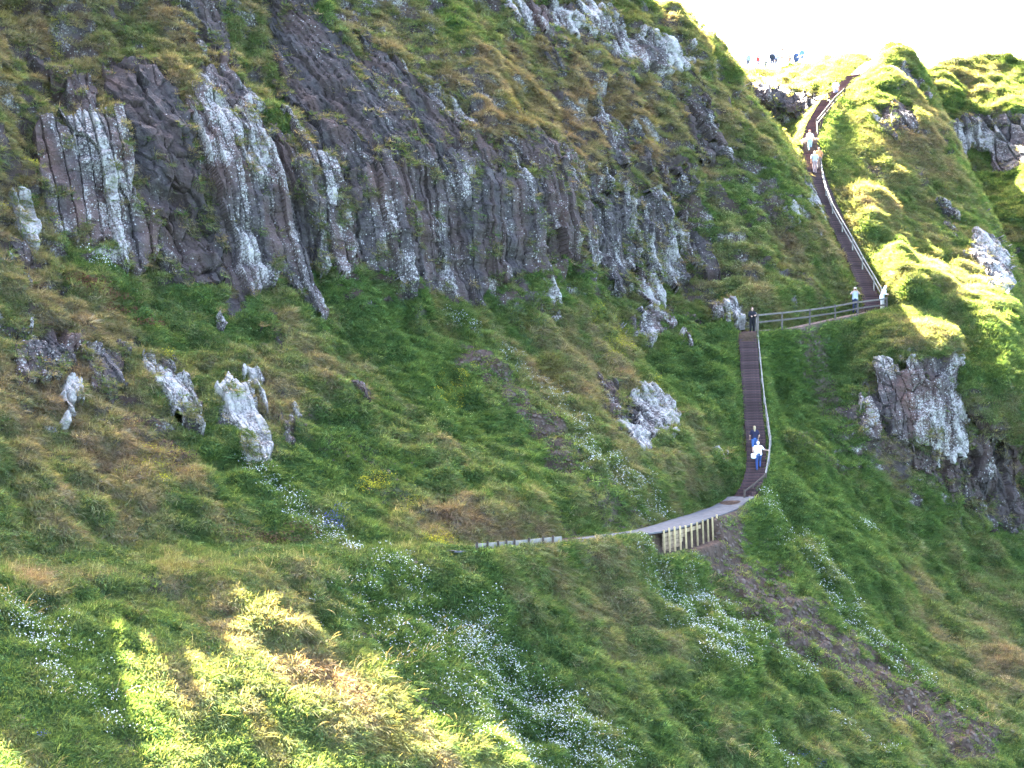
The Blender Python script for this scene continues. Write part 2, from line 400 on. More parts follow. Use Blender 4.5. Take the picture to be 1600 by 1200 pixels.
def ramp3(t, cols):
    xs = [c[0] for c in cols]
    return np.stack([np.interp(t, xs, [c[1][k] for c in cols]) for k in range(3)], -1)
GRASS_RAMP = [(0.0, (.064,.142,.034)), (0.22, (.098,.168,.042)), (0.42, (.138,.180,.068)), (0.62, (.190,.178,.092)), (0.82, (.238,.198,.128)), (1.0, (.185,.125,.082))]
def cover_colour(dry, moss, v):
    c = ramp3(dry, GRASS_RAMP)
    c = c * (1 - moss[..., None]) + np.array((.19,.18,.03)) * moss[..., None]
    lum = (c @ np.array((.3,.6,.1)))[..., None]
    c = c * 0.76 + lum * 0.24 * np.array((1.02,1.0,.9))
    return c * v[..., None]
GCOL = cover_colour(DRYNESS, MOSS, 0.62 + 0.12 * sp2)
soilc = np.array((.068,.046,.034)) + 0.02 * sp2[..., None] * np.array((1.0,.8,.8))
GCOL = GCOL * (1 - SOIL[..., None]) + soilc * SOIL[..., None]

# steep faces of the upper cliff where the rock comes through the turf
zone = 1.0 * HI
for spec, v in [((120,590,230,110,35),1.05),((1000,640,70,70,50),.5),((1440,660,130,120,40),1.15),((1560,760,80,80,60),1.1),((1420,180,70,90,60),.7),((1540,380,90,90,60),.5),((1230,160,90,40,10),.8),((1560,220,100,60,0),.8),((1270,320,40,70,60),.5),((440,640,70,60,40),.4),((1020,500,90,40,20),.6)]:
    zone = np.maximum(zone, v * blob(PXG, PYG, spec))
band = smooth(130, 200, PYG) * smooth(520, 430, PYG) * smooth(1130, 1080, PXG)
rk = 0.10 * smooth(340, 280, PYG) * smooth(480, 560, PXG) * smooth(1150, 1080, PXG) + 0.13 * band + 0.9 * fbm((SA + 0.35 * Z_) / 1.2, Z_ / 2.6, (Y_ - X) / 5, 171, 4) + 0.5 * fbm(X / 0.5, Y_ / 0.5, Z_ / 0.7, 172, 2) + 0.9 * (0.42 - NL[..., 2])
ROCKY = smooth(0.17, 0.36, rk + 0.32 * (zone - 1)) * smooth(0.15, 0.4, zone) * (1 - ONWALK)
LICH = 0.16 + 0.26 * fbm(X / 1.5, Y_ / 1.5, Z_ / 1.8, 181, 3)

# ------------------------------------------------------------------ materials for the land
def rock_nodes(nt):
    """lichened basalt: returns the colour and height sockets"""
    N, L = nt.nodes, nt.links
    tc = N.new('ShaderNodeTexCoord')
    li = node(nt, 'ShaderNodeAttribute', attribute_name='lichen'); ru = node(nt, 'ShaderNodeAttribute', attribute_name='rust'); tn = node(nt, 'ShaderNodeAttribute', attribute_name='tone')
    n1 = node(nt, 'ShaderNodeTexNoise', i_Scale=2.6, i_Detail=8.0, i_Roughness=0.7); L.new(tc.outputs['Object'], n1.inputs['Vector'])
    cr = N.new('ShaderNodeValToRGB'); L.new(n1.outputs[0], cr.inputs[0])
    cr.color_ramp.elements[0].position = 0.3; cr.color_ramp.elements[0].color = (.019,.013,.016,1)
    cr.color_ramp.elements[1].position = 0.72; cr.color_ramp.elements[1].color = (.105,.088,.080,1)
    rm = node(nt, 'ShaderNodeMix', data_type='RGBA'); L.new(ru.outputs['Fac'], rm.inputs['Factor']); L.new(cr.outputs[0], rm.inputs['A']); rm.inputs['B'].default_value = (.092,.056,.046,1)
    sc = node(nt, 'ShaderNodeVectorMath', operation='SCALE'); L.new(rm.outputs['Result'], sc.inputs[0]); L.new(tn.outputs['Fac'], sc.inputs['Scale'])
    v1 = node(nt, 'ShaderNodeTexNoise', i_Scale=5.5, i_Detail=10.0, i_Roughness=1.0); L.new(tc.outputs['Object'], v1.inputs['Vector'])
    v2 = node(nt, 'ShaderNodeTexVoronoi', i_Scale=10.0); L.new(tc.outputs['Object'], v2.inputs['Vector'])
    a1 = node(nt, 'ShaderNodeMath', operation='MULTIPLY_ADD'); L.new(v2.outputs['Distance'], a1.inputs[0]); a1.inputs[1].default_value = -0.2; L.new(v1.outputs[0], a1.inputs[2])
    a2 = node(nt, 'ShaderNodeMath', operation='ADD'); L.new(a1.outputs[0], a2.inputs[0]); L.new(li.outputs['Fac'], a2.inputs[1])
    mr = node(nt, 'ShaderNodeMapRange'); mr.inputs['From Min'].default_value = 0.63; mr.inputs['From Max'].default_value = 0.74; L.new(a2.outputs[0], mr.inputs[0])
    lcol = N.new('ShaderNodeValToRGB'); L.new(n1.outputs[0], lcol.inputs[0])
    lcol.color_ramp.elements[0].position = 0.35; lcol.color_ramp.elements[0].color = (.18,.16,.15,1); lcol.color_ramp.elements[1].position = 0.65; lcol.color_ramp.elements[1].color = (.43,.39,.35,1)
    lm = node(nt, 'ShaderNodeMix', data_type='RGBA'); L.new(mr.outputs[0], lm.inputs['Factor']); L.new(sc.outputs[0], lm.inputs['A']); L.new(lcol.outputs[0], lm.inputs['B'])
    # small crisp lichen spots
    wv = node(nt, 'ShaderNodeVectorMath', operation='MULTIPLY_ADD'); L.new(v1.outputs['Color'], wv.inputs[0]); wv.inputs[1].default_value = (.22, .22, .22); L.new(tc.outputs['Object'], wv.inputs[2])
    v3 = node(nt, 'ShaderNodeTexVoronoi', i_Scale=8.5); L.new(wv.outputs[0], v3.inputs['Vector'])
    sx = N.new('ShaderNodeSeparateColor'); L.new(v3.outputs['Color'], sx.inputs[0])
    rad = node(nt, 'ShaderNodeMath', operation='MULTIPLY_ADD'); L.new(sx.outputs[0], rad.inputs[0]); rad.inputs[1].default_value = 0.9; rad.inputs[2].default_value = -0.66
    r2 = node(nt, 'ShaderNodeMath', operation='MULTIPLY_ADD'); L.new(li.outputs['Fac'], r2.inputs[0]); r2.inputs[1].default_value = 1.5; L.new(rad.outputs[0], r2.inputs[2])
    df = node(nt, 'ShaderNodeMath', operation='SUBTRACT'); L.new(r2.outputs[0], df.inputs[0]); L.new(v3.outputs['Distance'], df.inputs[1])
    sp = node(nt, 'ShaderNodeMapRange'); sp.inputs['From Min'].default_value = 0.0; sp.inputs['From Max'].default_value = 0.16; L.new(df.outputs[0], sp.inputs[0])
    l2 = node(nt, 'ShaderNodeMix', data_type='RGBA'); L.new(sp.outputs[0], l2.inputs['Factor']); L.new(lm.outputs['Result'], l2.inputs['A']); l2.inputs['B'].default_value = (.34, .31, .285, 1)
    return l2.outputs['Result'], v1.outputs[0]
def mat_land():
    m, nt, N, L = new_mat('turf and earth')
    out = N.new('ShaderNodeOutputMaterial'); bs = N.new('ShaderNodeBsdfPrincipled'); bs.inputs['Roughness'].default_value = 0.95; bs.inputs['Specular IOR Level'].default_value = 0.1
    at = node(nt, 'ShaderNodeAttribute', attribute_name='cover')
    tc = N.new('ShaderNodeTexCoord')
    n1 = node(nt, 'ShaderNodeTexNoise', i_Scale=4.5, i_Detail=6.0, i_Roughness=0.7)
    L.new(tc.outputs['Object'], n1.inputs['Vector'])
    mr = node(nt, 'ShaderNodeMapRange'); mr.inputs['From Min'].default_value = 0.25; mr.inputs['From Max'].default_value = 0.75; mr.inputs['To Min'].default_value = 0.45; mr.inputs['To Max'].default_value = 1.55
    L.new(n1.outputs[0], mr.inputs[0])
    mx = node(nt, 'ShaderNodeVectorMath', operation='SCALE'); L.new(at.outputs['Color'], mx.inputs[0]); L.new(mr.outputs[0], mx.inputs['Scale'])
    rc, rh = rock_nodes(nt); ra = node(nt, 'ShaderNodeAttribute', attribute_name='rocky')
    rmx = node(nt, 'ShaderNodeMix', data_type='RGBA'); L.new(ra.outputs['Fac'], rmx.inputs['Factor']); L.new(mx.outputs[0], rmx.inputs['A']); L.new(rc, rmx.inputs['B'])
    L.new(rmx.outputs['Result'], bs.inputs['Base Color'])
    bp = node(nt, 'ShaderNodeBump', i_Strength=0.8, i_Distance=0.12); L.new(n1.outputs[0], bp.inputs['Height']); L.new(bp.outputs[0], bs.inputs['Normal'])
    L.new(bs.outputs[0], out.inputs[0])
    return m
M_LAND = mat_land()

def grid_quads(ny, nx, keep=None):
    i = np.arange(ny * nx).reshape(ny, nx)
    q = np.stack([i[:-1, :-1], i[1:, :-1], i[1:, 1:], i[:-1, 1:]], -1)
    if keep is not None: q = q[keep]
    return q.reshape(-1, 4)
# the slope runs on down to the shore below the frame
tail = [LAND[-1:] + np.array((.55, -.55, -.6)) * t for t in (6, 14, 26)]
V = np.concatenate([LAND] + tail, 0)
C = np.concatenate([GCOL] + [GCOL[-1:]] * 3, 0)
hill = fast_mesh('hillside', V.reshape(-1, 3), grid_quads(V.shape[0], V.shape[1]), M_LAND)
attr_c(hill.data, 'cover', C)
def tailed(A): return np.concatenate([A] + [A[-1:]] * 3, 0)
attr_f(hill.data, 'rocky', tailed(ROCKY)); attr_f(hill.data, 'lichen', tailed(LICH)); attr_f(hill.data, 'rust', tailed(np.clip(0.3 + 0.8 * wob, 0, 1))); attr_f(hill.data, 'tone', tailed(0.95 + 0.2 * sp2))
tag(hill, 'steep grassy coastal hillside and cliff with bare soil patches and scree', 'hillside', kind='structure')

m, nt, N, L = new_mat('sea water')
out = N.new('ShaderNodeOutputMaterial'); bs = N.new('ShaderNodeBsdfPrincipled')
bs.inputs['Base Color'].default_value = (.02, .05, .06, 1); bs.inputs['Roughness'].default_value = 0.15
nz = node(nt, 'ShaderNodeTexNoise', i_Scale=0.6, i_Detail=4.0); bp = node(nt, 'ShaderNodeBump', i_Strength=0.5, i_Distance=0.4)
L.new(nz.outputs[0], bp.inputs['Height']); L.new(bp.outputs[0], bs.inputs['Normal']); L.new(bs.outputs[0], out.inputs[0])
sea = mesh_obj('sea', [(-2500,-2500,-30),(2500,-2500,-30),(2500,2500,-30),(-2500,2500,-30)], [(0,1,2,3)], m)
tag(sea, 'dark sea at the foot of the slope', 'sea', kind='structure')

# ------------------------------------------------------------------ basalt: columns and crags standing out of the turf
def mat_rock():
    m, nt, N, L = new_mat('lichened basalt')
    out = N.new('ShaderNodeOutputMaterial'); bs = N.new('ShaderNodeBsdfPrincipled'); bs.inputs['Roughness'].default_value = 0.85; bs.inputs['Specular IOR Level'].default_value = 0.25
    col, hh = rock_nodes(nt); L.new(col, bs.inputs['Base Color'])
    tc = N.new('ShaderNodeTexCoord')
    n2 = node(nt, 'ShaderNodeTexNoise', i_Scale=9.0, i_Detail=5.0); L.new(tc.outputs['Object'], n2.inputs['Vector'])
    bp = node(nt, 'ShaderNodeBump', i_Strength=1.0, i_Distance=0.12); L.new(n2.outputs[0], bp.inputs['Height']); L.new(bp.outputs[0], bs.inputs['Normal'])
    L.new(bs.outputs[0], out.inputs[0])
    return m
M_ROCK = mat_rock()
ROCKMASK = np.zeros_like(DRYNESS)
ROCKS = []

def rock(poly, label, kind='col', w=0.75, hgt=5.0, proud=0.75, lich=0.18, rust=0.25, tone=1.0, tilt=0.0, seed=1, step=1.4, ragged=13.0, name='rock_outcrop', cat='rock outcrop', group=None):
    global ROCKMASK
    pa = np.array(poly, float)
    x0, y0 = pa.min(0) - 16; x1, y1 = pa.max(0) + 16
    xs = np.arange(x0, x1, step); ys = np.arange(y0, y1, step)
    px, py = np.meshgrid(xs, ys)
    fx, fy = gidx(px, py)
    B = gsample(BASE, fx, fy); Lnd = gsample(LAND, fx, fy); Nn = gsample(NB, fx, fy)
    Nn /= np.linalg.norm(Nn, axis=-1, keepdims=True)
    mid = B.reshape(-1, 3).mean(0)
    hn = Nn.reshape(-1, 3).mean(0); hn[2] *= 0.25; hn /= np.linalg.norm(hn)
    t = np.array((-hn[1], hn[0], 0.0)); t /= np.linalg.norm(t)
    if t[0] < 0: t = -t
    a = (B - mid) @ t; z = B[..., 2]
    a = a + tilt * (z - mid[2])
    sd = poly_sd(px, py, poly) + ragged * fbm(a / 0.8, z / 1.3, None, seed + 3, 3) + (1.5 * noise(a / 0.35, z / 6, None, seed + 31) if kind == 'col' else 0)
    if kind == 'crag': w, hgt = w * 0.72, w * hgt * 1.5
    if kind in ('col', 'crag'):
        jag = 1.0 if kind == 'col' else 1.6
        aw = a / w + 0.03 * jag * noise(z / 2.6, a / 3, None, seed) + 0.04 * noise(z / 0.5, a / 0.6, None, seed + 70)
        f1, f2, cid, dx, dy = voronoi2(aw, z / hgt + 0.3 * noise(aw * 0.6, z * 0.05, None, seed + 8), seed, 0.8)
        k1, k2, gid, ex, ey = voronoi2(aw / 3.3 + 7.7, z / (hgt * 1.2) + 0.4 * noise(aw * 0.3, z * 0.2, None, seed + 9), seed + 33, 0.9)
        edge = f2 - f1
        sd = sd + (cid - 0.5) * 16 + (gid - 0.5) * (26 if kind == 'col' else 14)
        # flat fronts turned a little this way and that, thin open joints, groups standing out or set back
        ang = (cid * 37.7) % 1 - 0.5
        bh = 0.5 + 0.9 * ((cid * 91.3) % 1)
        blk = np.floor(z / bh + cid * 9.7); fr = z / bh + cid * 9.7 - blk
        hb = _hash(blk, np.floor(cid * 9999), blk * 0, seed)
        h = (gid - 0.5) * 1.15 * proud * (1.0 if kind == 'col' else 0.8) + (cid - 0.5) * 0.65 * w + dx * ang * 0.9 * w + (hb - 0.5) * 0.22 * w * jag + (fr - 0.5) * (hb - 0.5) * 0.25 * w * jag
        h = h - 0.45 * w * smooth(0.12, 0.0, edge) - 0.05 * smooth(0.08, 0.0, np.minimum(fr, 1 - fr)) - 0.55 * proud * smooth(0.24, 0.20, gid)
        tv = 0.7 + 0.3 * _hash(np.floor(cid * 9999), np.floor(cid * 7), np.zeros_like(cid), seed + 4) + 0.3 * hb
        lv = (cid - 0.5) * 0.09 + (gid - 0.5) * 0.08 + (hb - 0.5) * 0.06 - 0.10 * smooth(0.26, 0.2, gid)
    else:
        aw = a / w
        f1, f2, cid, dx, dy = voronoi2(aw + 0.25 * noise(aw, z / w, None, seed + 2), z / (w * hgt) + 0.25 * noise(aw * 1.3, z, None, seed + 6), seed, 0.95)
        edge = f2 - f1
        g1, g2, gid, ex, ey = voronoi2(aw * 2.6 + 5.1, z / (w * hgt) * 2.3, seed + 40, 0.95)
        h = (cid - 0.5) * 0.8 * proud + (gid - 0.5) * 0.22 * w + (dx * (cid - 0.4) * 0.9 + dy * (gid - 0.75) * 0.5 + ex * ((gid * 7.3) % 1 - 0.5) * 0.5) * w - 0.16 * w * smooth(0.08, 0, edge) - 0.05 * w * smooth(0.06, 0, g2 - g1)
        tv = 0.75 + 0.5 * gid
        lv = (gid - 0.5) * 0.1
    h = h + 0.07 * fbm(a / 0.45, z / 0.6, None, seed + 12, 4) + 0.05 * fbm(a / 0.2, z / 0.25, None, seed + 13, 2) + 0.13 * proud * fbm(a / 2.4, z / 3.2, None, seed + 14, 2)
    land_h = ((Lnd - B) * Nn).sum(-1)
    rise = smooth(-2, 3.5, sd)
    ht = land_h * (1 - 0.45 * rise) - 0.35 * (1 - rise) + rise * (0.06 + 0.14 * proud + 0.8 * h)
    Vv = B + Nn * ht[..., None]
    keep = (sd[:-1, :-1] > -6) & (sd[1:, 1:] > -6) & (sd[1:, :-1] > -6) & (sd[:-1, 1:] > -6)
    q = grid_quads(px.shape[0], px.shape[1], keep)
    used, inv = np.unique(q, return_inverse=True)
    V2 = Vv.reshape(-1, 3)[used]; org = V2.mean(0)
    o = fast_mesh(name, V2 - org, inv.reshape(-1, 4), M_ROCK, smoothed=False)
    o.location = tuple(org)
    lowf = fbm(a / 1.8, z / 2.6, None, seed + 20, 3)
    lic = lich + (-0.05 if kind == 'col' else -0.01) + lv + 0.17 * lowf + 0.08 * noise(a / 0.4, z / 1.2, None, seed + 24)
    rst = np.clip(rust + 0.9 * fbm(a / 0.9, z / 3.5, None, seed + 22, 3), 0, 1)
    attr_f(o.data, 'lichen', lic.ravel()[used]); attr_f(o.data, 'rust', rst.ravel()[used]); attr_f(o.data, 'tone', (tv * tone).ravel()[used])
    tag(o, label, cat, group)
    ROCKMASK = np.maximum(ROCKMASK, smooth(0, 7, poly_sd(PXG, PYG, poly) + 5 * fbm(X / 0.8, Y_ / 0.8, Z_ / 0.8, seed + 50, 2)))
    ROCKS.append((Vv, Nn, sd, ht, px, py, seed))
    return o

CG = 'columnar basalt cliffs'
rock([(50,190),(80,176),(105,186),(125,172),(150,176),(186,170),(198,230),(206,262),(214,300),(222,330),(240,350),(240,410),(205,410),(180,372),(150,388),(132,376),(110,358),(78,340),(58,280)],
     'short stand of pale lichened columns at the left edge of the cliff', 'col', 0.62, 9, .6, .22, .45, 1.0, 0.08, 3, name='basalt_cliff', cat='cliff', group=CG)
rock([(160,88),(215,80),(268,120),(290,160),(306,205),(312,255),(340,325),(358,385),(350,435),(305,450),(268,412),(232,350),(202,275),(182,200),(166,130)],
     'dark purple bare slab cliff in the gully between pale columns', 'slab', 1.2, 2.4, .45, .02, .35, .75, 0.35, 7, name='basalt_cliff', cat='cliff', group=CG)
rock([(294,150),(345,160),(400,180),(440,176),(474,238),(500,280),(520,345),(528,404),(494,424),(500,486),(462,462),(440,428),(402,442),(388,492),(355,496),(346,432),(334,380),(318,300),(302,262)],
     'grey cliff of slender columns crusted all over with white lichen', 'col', 0.46, 8, .6, .24, .15, 1.0, 0.14, 11, name='basalt_cliff', cat='cliff', group=CG)
rock([(390,-10),(474,-12),(500,36),(556,84),(628,94),(672,140),(730,190),(722,240),(650,258),(560,262),(506,256),(468,190),(424,96)],
     'dark cliff of thin slanting columns high under the turf', 'col', 0.34, 6, .5, .10, .2, .8, 0.42, 15, name='basalt_cliff', cat='cliff', group=CG)
rock([(470,262),(502,246),(560,244),(640,256),(720,236),(742,268),(800,274),(870,262),(910,290),(892,335),(892,402),(842,432),(792,424),(762,436),(758,482),(722,474),(652,448),(602,414),(530,424),(505,350)],
     'tall central wall of thick vertical columns spotted with lichen', 'col', 0.62, 11, .75, .17, .25, .9, 0.06, 19, name='basalt_cliff', cat='cliff', group=CG)
rock([(898,300),(925,310),(952,296),(990,286),(1004,330),(1010,380),(992,446),(962,440),(936,410),(900,390)],
     'broken columns half buried in turf just right of the central wall', 'col', 0.5, 5, .5, .20, .2, .95, 0.12, 23, name='basalt_cliff', cat='cliff', group=CG)
rock([(1006,300),(1040,296),(1072,335),(1086,425),(1055,435),(1026,420),(1008,370)],
     'pale stumpy columns beside the lone dark pillar', 'col', 0.5, 4, .55, .24, .15, 1.0, 0.1, 27, name='basalt_cliff', cat='cliff', group=CG)
rock([(1084,346),(1104,346),(1108,400),(1118,416),(1092,420),(1086,395)], 'lone dark pillar of rock standing clear of the turf', 'col', 0.9, 9, 1.0, .12, .2, .9, 0.02, 31, ragged=3)
rock([(795,-8),(932,-8),(985,45),(1062,58),(1084,92),(1052,112),(1003,102),(960,72),(905,46),(860,44),(826,56)],
     'long pale rock band under the rounded skyline of the big hill', 'crag', 0.8, 1.8, .6, .26, .25, 1.1, 0.1, 35, name='basalt_cliff', cat='cliff', group=CG)
rock([(1066,148),(1098,160),(1122,200),(1136,240),(1100,248),(1080,215)], 'dark cleft rock with a white patch near the hill shoulder', 'crag', 0.8, 2.0, .5, .12, .2, .8, 0.3, 39)
rock([(336,610),(366,576),(398,584),(424,632),(434,690),(428,716),(400,702),(370,668),(340,650)], 'bright white lichened rock low on the left slope', 'crag', 0.5, 2.4, .55, .33, .1, 1.0, 0.15, 43)
rock([(36,506),(80,492),(120,498),(128,540),(122,590),(96,566),(60,582),(30,600),(20,560)], 'mottled rock under a fringe of turf at the far left edge', 'crag', 0.5, 1.5, .5, .18, .5, .85, 0.1, 47, ragged=20)
rock([(142,536),(204,534),(206,604),(176,618),(146,596)], 'grey block of rock set in brown tussocks left of the white rock', 'crag', 0.5, 1.8, .5, .2, .4, .9, 0.1, 51, ragged=18)
rock([(238,548),(270,552),(298,592),(320,652),(300,662),(264,626),(240,596)], 'narrow leaning rock rib beside a spray of yellow flowers', 'crag', 0.5, 2.2, .6, .22, .3, .9, 0.3, 55)
rock([(108,590),(122,588),(126,640),(112,645)], 'small white chip of rock poking from the left slope', 'crag', 0.35, 1.6, .5, .33, .1, 1.1, 0, 57, ragged=4)
rock([(960,640),(996,604),(1024,604),(1046,650),(1042,686),(1010,698),(970,684)], 'white knuckle of rock on the grassy rib in the middle', 'crag', 0.6, 2.2, .8, .33, .1, 1.1, 0.05, 59)
rock([(848,440),(868,436),(871,470),(869,498),(848,490),(842,465)], 'pale rock tooth just below the end of the central columns', 'crag', 0.5, 2.0, .7, .32, .2, 1.1, 0.05, 63, ragged=4)
rock([(990,492),(1020,484),(1052,478),(1058,502),(1030,512),(1018,530),(996,518)], 'cluster of grey boulders on the slope above the stair foot', 'crag', 0.6, 1.3, .7, .26, .2, 1.1, 0, 67, ragged=5)
rock([(1072,520),(1090,524),(1090,545),(1074,542)], 'small grey rock in the grass left of the lower stair', 'crag', 0.45, 1.2, .6, .25, .2, 1.0, 0, 69, ragged=3)
rock([(1120,462),(1140,460),(1166,470),(1176,484),(1150,488),(1128,480)], 'row of pale stones above the landing corner', 'crag', 0.5, 1.0, .6, .30, .1, 1.1, 0, 71, ragged=4)
rock([(1345,592),(1372,568),(1410,556),(1442,550),(1486,556),(1512,600),(1520,650),(1512,705),(1468,720),(1420,704),(1385,672),(1350,640)],
     'big white crusted crag on the knoll beside the stairs', 'crag', 0.6, 2.0, .6, .26, .45, 1.0, 0.08, 75, ragged=14, name='basalt_cliff', cat='cliff', group=CG)
rock([(1482,715),(1524,690),(1575,690),(1605,740),(1615,832),(1570,826),(1520,800),(1486,770)], 'dark purple crag at the foot of the knoll', 'crag', 0.6, 1.6, .6, .12, .5, .75, 0.1, 79, ragged=18)
rock([(1416,694),(1470,708),(1506,694),(1524,732),(1506,782),(1470,752),(1430,722)], 'brown broken rock joining the crusted crag to the purple crag below', 'crag', 0.5, 1.5, .45, .10, .6, .8, 0.1, 81, ragged=14)
rock([(1164,130),(1190,124),(1225,132),(1288,140),(1290,168),(1262,182),(1225,180),(1186,168)], 'shaded rock wall closing the top of the stair gully', 'crag', 0.8, 1.2, .3, .12, .2, .8, 0, 83)
rock([(1346,640),(1368,632),(1386,660),(1372,690),(1350,676)], 'small dark rock at the lower left of the big crusted crag', 'crag', 0.6, 1.4, .5, .20, .3, 1.0, 0, 84, ragged=5)
rock([(1474,172),(1510,182),(1545,180),(1604,164),(1640,170),(1640,250),(1600,250),(1572,262),(1548,240),(1528,214),(1502,246),(1490,226)],
     'distant pale columnar cliff behind the right ridge', 'col', 1.2, 7, .7, .26, .15, 1.1, 0.05, 87, name='basalt_cliff', cat='cliff', group=CG)
rock([(1362,168),(1400,160),(1424,166),(1436,196),(1420,216),(1395,206),(1374,196)], 'dark rock face under the turf brow of the right ridge', 'crag', 0.9, 1.8, .6, .10, .3, .8, 0.2, 91)
rock([(1392,98),(1420,100),(1440,126),(1446,146),(1420,148),(1404,124)], 'grey rock just below the pointed top of the right ridge', 'crag', 0.8, 1.6, .6, .20, .3, 1.0, 0.2, 95)
rock([(1534,356),(1552,362),(1572,396),(1588,440),(1580,452),(1554,432),(1530,404),(1512,394)], 'white streaked rock rib on the right flank of the ridge', 'crag', 0.8, 2.2, .6, .27, .2, 1.0, 0.3, 99)
rock([(1470,318),(1490,330),(1506,372),(1494,372),(1476,346)], 'thin dark rock rib on the ridge flank above the white streaked one', 'crag', 0.6, 2.2, .5, .18, .2, .8, 0.3, 101, ragged=5)
rock([(1226,310),(1242,310),(1250,345),(1240,345),(1226,326)], 'little pale rock on the hill shoulder left of the upper stair', 'crag', 0.5, 1.8, .6, .25, .2, .9, 0.1, 103, ragged=4)
rock([(1258,280),(1272,296),(1284,352),(1276,354),(1262,318)], 'thin rock edge right against the upper stair', 'crag', 0.5, 2.2, .5, .25, .2, 1.0, 0.1, 105, ragged=4)
rock([(540,606),(560,610),(570,628),(568,650),(552,648),(552,628)], 'dark purple rock under a tussock overhang in mid slope', 'crag', 0.5, 1.4, .6, .08, .2, .9, 0, 107, ragged=4)
rock([(426,476),(446,508),(456,548),(440,552),(428,530),(418,500)], 'dark rock strip below the slender lichened columns', 'crag', 0.5, 2.0, .5, .08, .2, .9, 0.2, 109, ragged=4)
rock([(940,590),(966,598),(972,640),(962,668),(944,650)], 'rusty crumbling rock face left of the white knuckle', 'crag', 0.5, 1.5, .5, .10, .7, .8, 0, 111, ragged=5)
rock([(1116,700),(1132,706),(1134,735),(1124,735)], 'sliver of pale rock near the foot of the lower stair', 'crag', 0.4, 1.6, .5, .28, .2, 1.0, 0, 113, ragged=3)
rock([(28,292),(44,300),(60,355),(54,372),(40,352)], 'single pale column standing apart at the left margin', 'col', 0.8, 9, .6, .32, .2, 1.1, 0.2, 115, ragged=3)
rock([(815,200),(850,195),(890,240),(920,300),(900,320),(870,290),(835,250)], 'brown crumbling rock face in the gully above the central wall', 'crag', 0.7, 2.2, .5, .10, .55, .85, 0.3, 117)
rock([(500,270),(560,262),(590,300),(580,330),(540,330),(510,310)], 'shadowy stained recess between the two big stands of columns', 'crag', 0.9, 2.0, .3, .06, .5, .8, 0.05, 119)
rock([(938,132),(950,150),(958,190),(950,200),(938,170)], 'narrow white streaked rock in the upper dry grass', 'crag', 0.4, 2.4, .5, .26, .1, .9, 0.1, 121, ragged=4)
rock([(60,66),(88,72),(104,110),(90,122),(66,96)], 'dark rock pocket near the upper left corner', 'crag', 0.6, 1.6, .5, .14, .4, .8, 0.2, 123, ragged=5)
rock([(270,-6),(330,-6),(352,40),(372,110),(352,118),(318,60),(286,20)], 'thin slanting rock band at the top left', 'col', 0.45, 4, .5, .16, .2, .9, 0.4, 125, ragged=6)
rock([(660,120),(690,130),(700,165),(740,190),(760,205),(740,212),(700,190),(670,160)], 'weathered grey slabs between tufts above the slanting columns', 'crag', 0.5, 1.8, .5, .22, .1, 1.0, 0.4, 127, ragged=6)

rock([(300,96),(352,92),(400,148),(436,204),(396,224),(340,194),(300,186)], 'broken speckled rock above the slender lichened columns', 'crag', 0.5, 2.0, .35, .17, .2, 1.0, 0.3, 131, ragged=14)
rock([(476,186),(540,236),(506,258),(486,280),(470,256)], 'dark jointed rock where the slanting and the slender columns meet', 'crag', 0.5, 2.4, .35, .10, .3, .85, 0.3, 133, ragged=9)
rock([(736,204),(766,220),(800,272),(746,268),(722,232)], 'dark rock shelf capping the central wall on its right', 'crag', 0.6, 1.8, .35, .08, .3, .8, 0.2, 135, ragged=9)
rock([(888,330),(906,322),(918,404),(902,424),(890,400)], 'reddish recess at the right end of the central wall', 'crag', 0.6, 2.5, .25, .04, .9, .8, 0.1, 137, ragged=6)
rock([(22,380),(40,368),(52,420),(40,440),(26,420)], 'low grey rock lying in tussocks at the left margin', 'crag', 0.5, 1.4, .35, .15, .3, .9, 0.1, 139, ragged=6)
rock([(1000,430),(1026,436),(1046,468),(1020,470),(1004,452)], 'weathered stones above the cluster of grey boulders', 'crag', 0.45, 1.3, .4, .22, .2, 1.0, 0.1, 141, ragged=7)
rock([(930,270),(948,262),(966,300),(950,312),(936,300)], 'small dark rock above the broken columns', 'crag', 0.45, 1.8, .4, .12, .3, .85, 0.1, 143, ragged=6)
rock([(440,640),(464,634),(478,668),(462,680),(444,664)], 'pair of pale stones right of the bright white rock', 'crag', 0.4, 1.3, .4, .22, .4, .95, 0.1, 145, ragged=7)
rock([(690,214),(760,222),(836,200),(900,240),(934,292),(900,304),(830,272),(740,262)], 'rubbly dark rock and turf above the right half of the central wall', 'crag', 0.5, 1.8, .35, .10, .4, .85, 0.2, 147, ragged=22)
rock([(100,100),(140,95),(162,166),(130,180),(104,150)], 'speckled rock rising from turf above the short pale columns', 'crag', 0.5, 1.8, .35, .14, .3, .9, 0.2, 149, ragged=16)
rock([(948,180),(1000,198),(1014,250),(970,258),(944,222)], 'broken grey rock in the dry grass right of the narrow white streaked rock', 'crag', 0.45, 1.8, .35, .14, .3, .9, 0.3, 151, ragged=16)
rock([(1040,250),(1076,262),(1090,300),(1056,296)], 'low dark ledge between the cleft rock and the lone pillar', 'crag', 0.45, 1.5, .35, .12, .3, .85, 0.2, 153, ragged=14)
rock([(856,56),(880,66),(896,104),(880,112),(862,88)], 'dark slit of rock under the long pale band near the top', 'crag', 0.5, 2.2, .35, .04, .3, .75, 0.3, 155, ragged=8)
rock([(560,124),(596,112),(640,120),(660,150),(620,150),(580,142)], 'jagged dark rock breaking the turf over the slanting columns', 'crag', 0.4, 2.0, .35, .12, .2, .8, 0.4, 157, ragged=14)
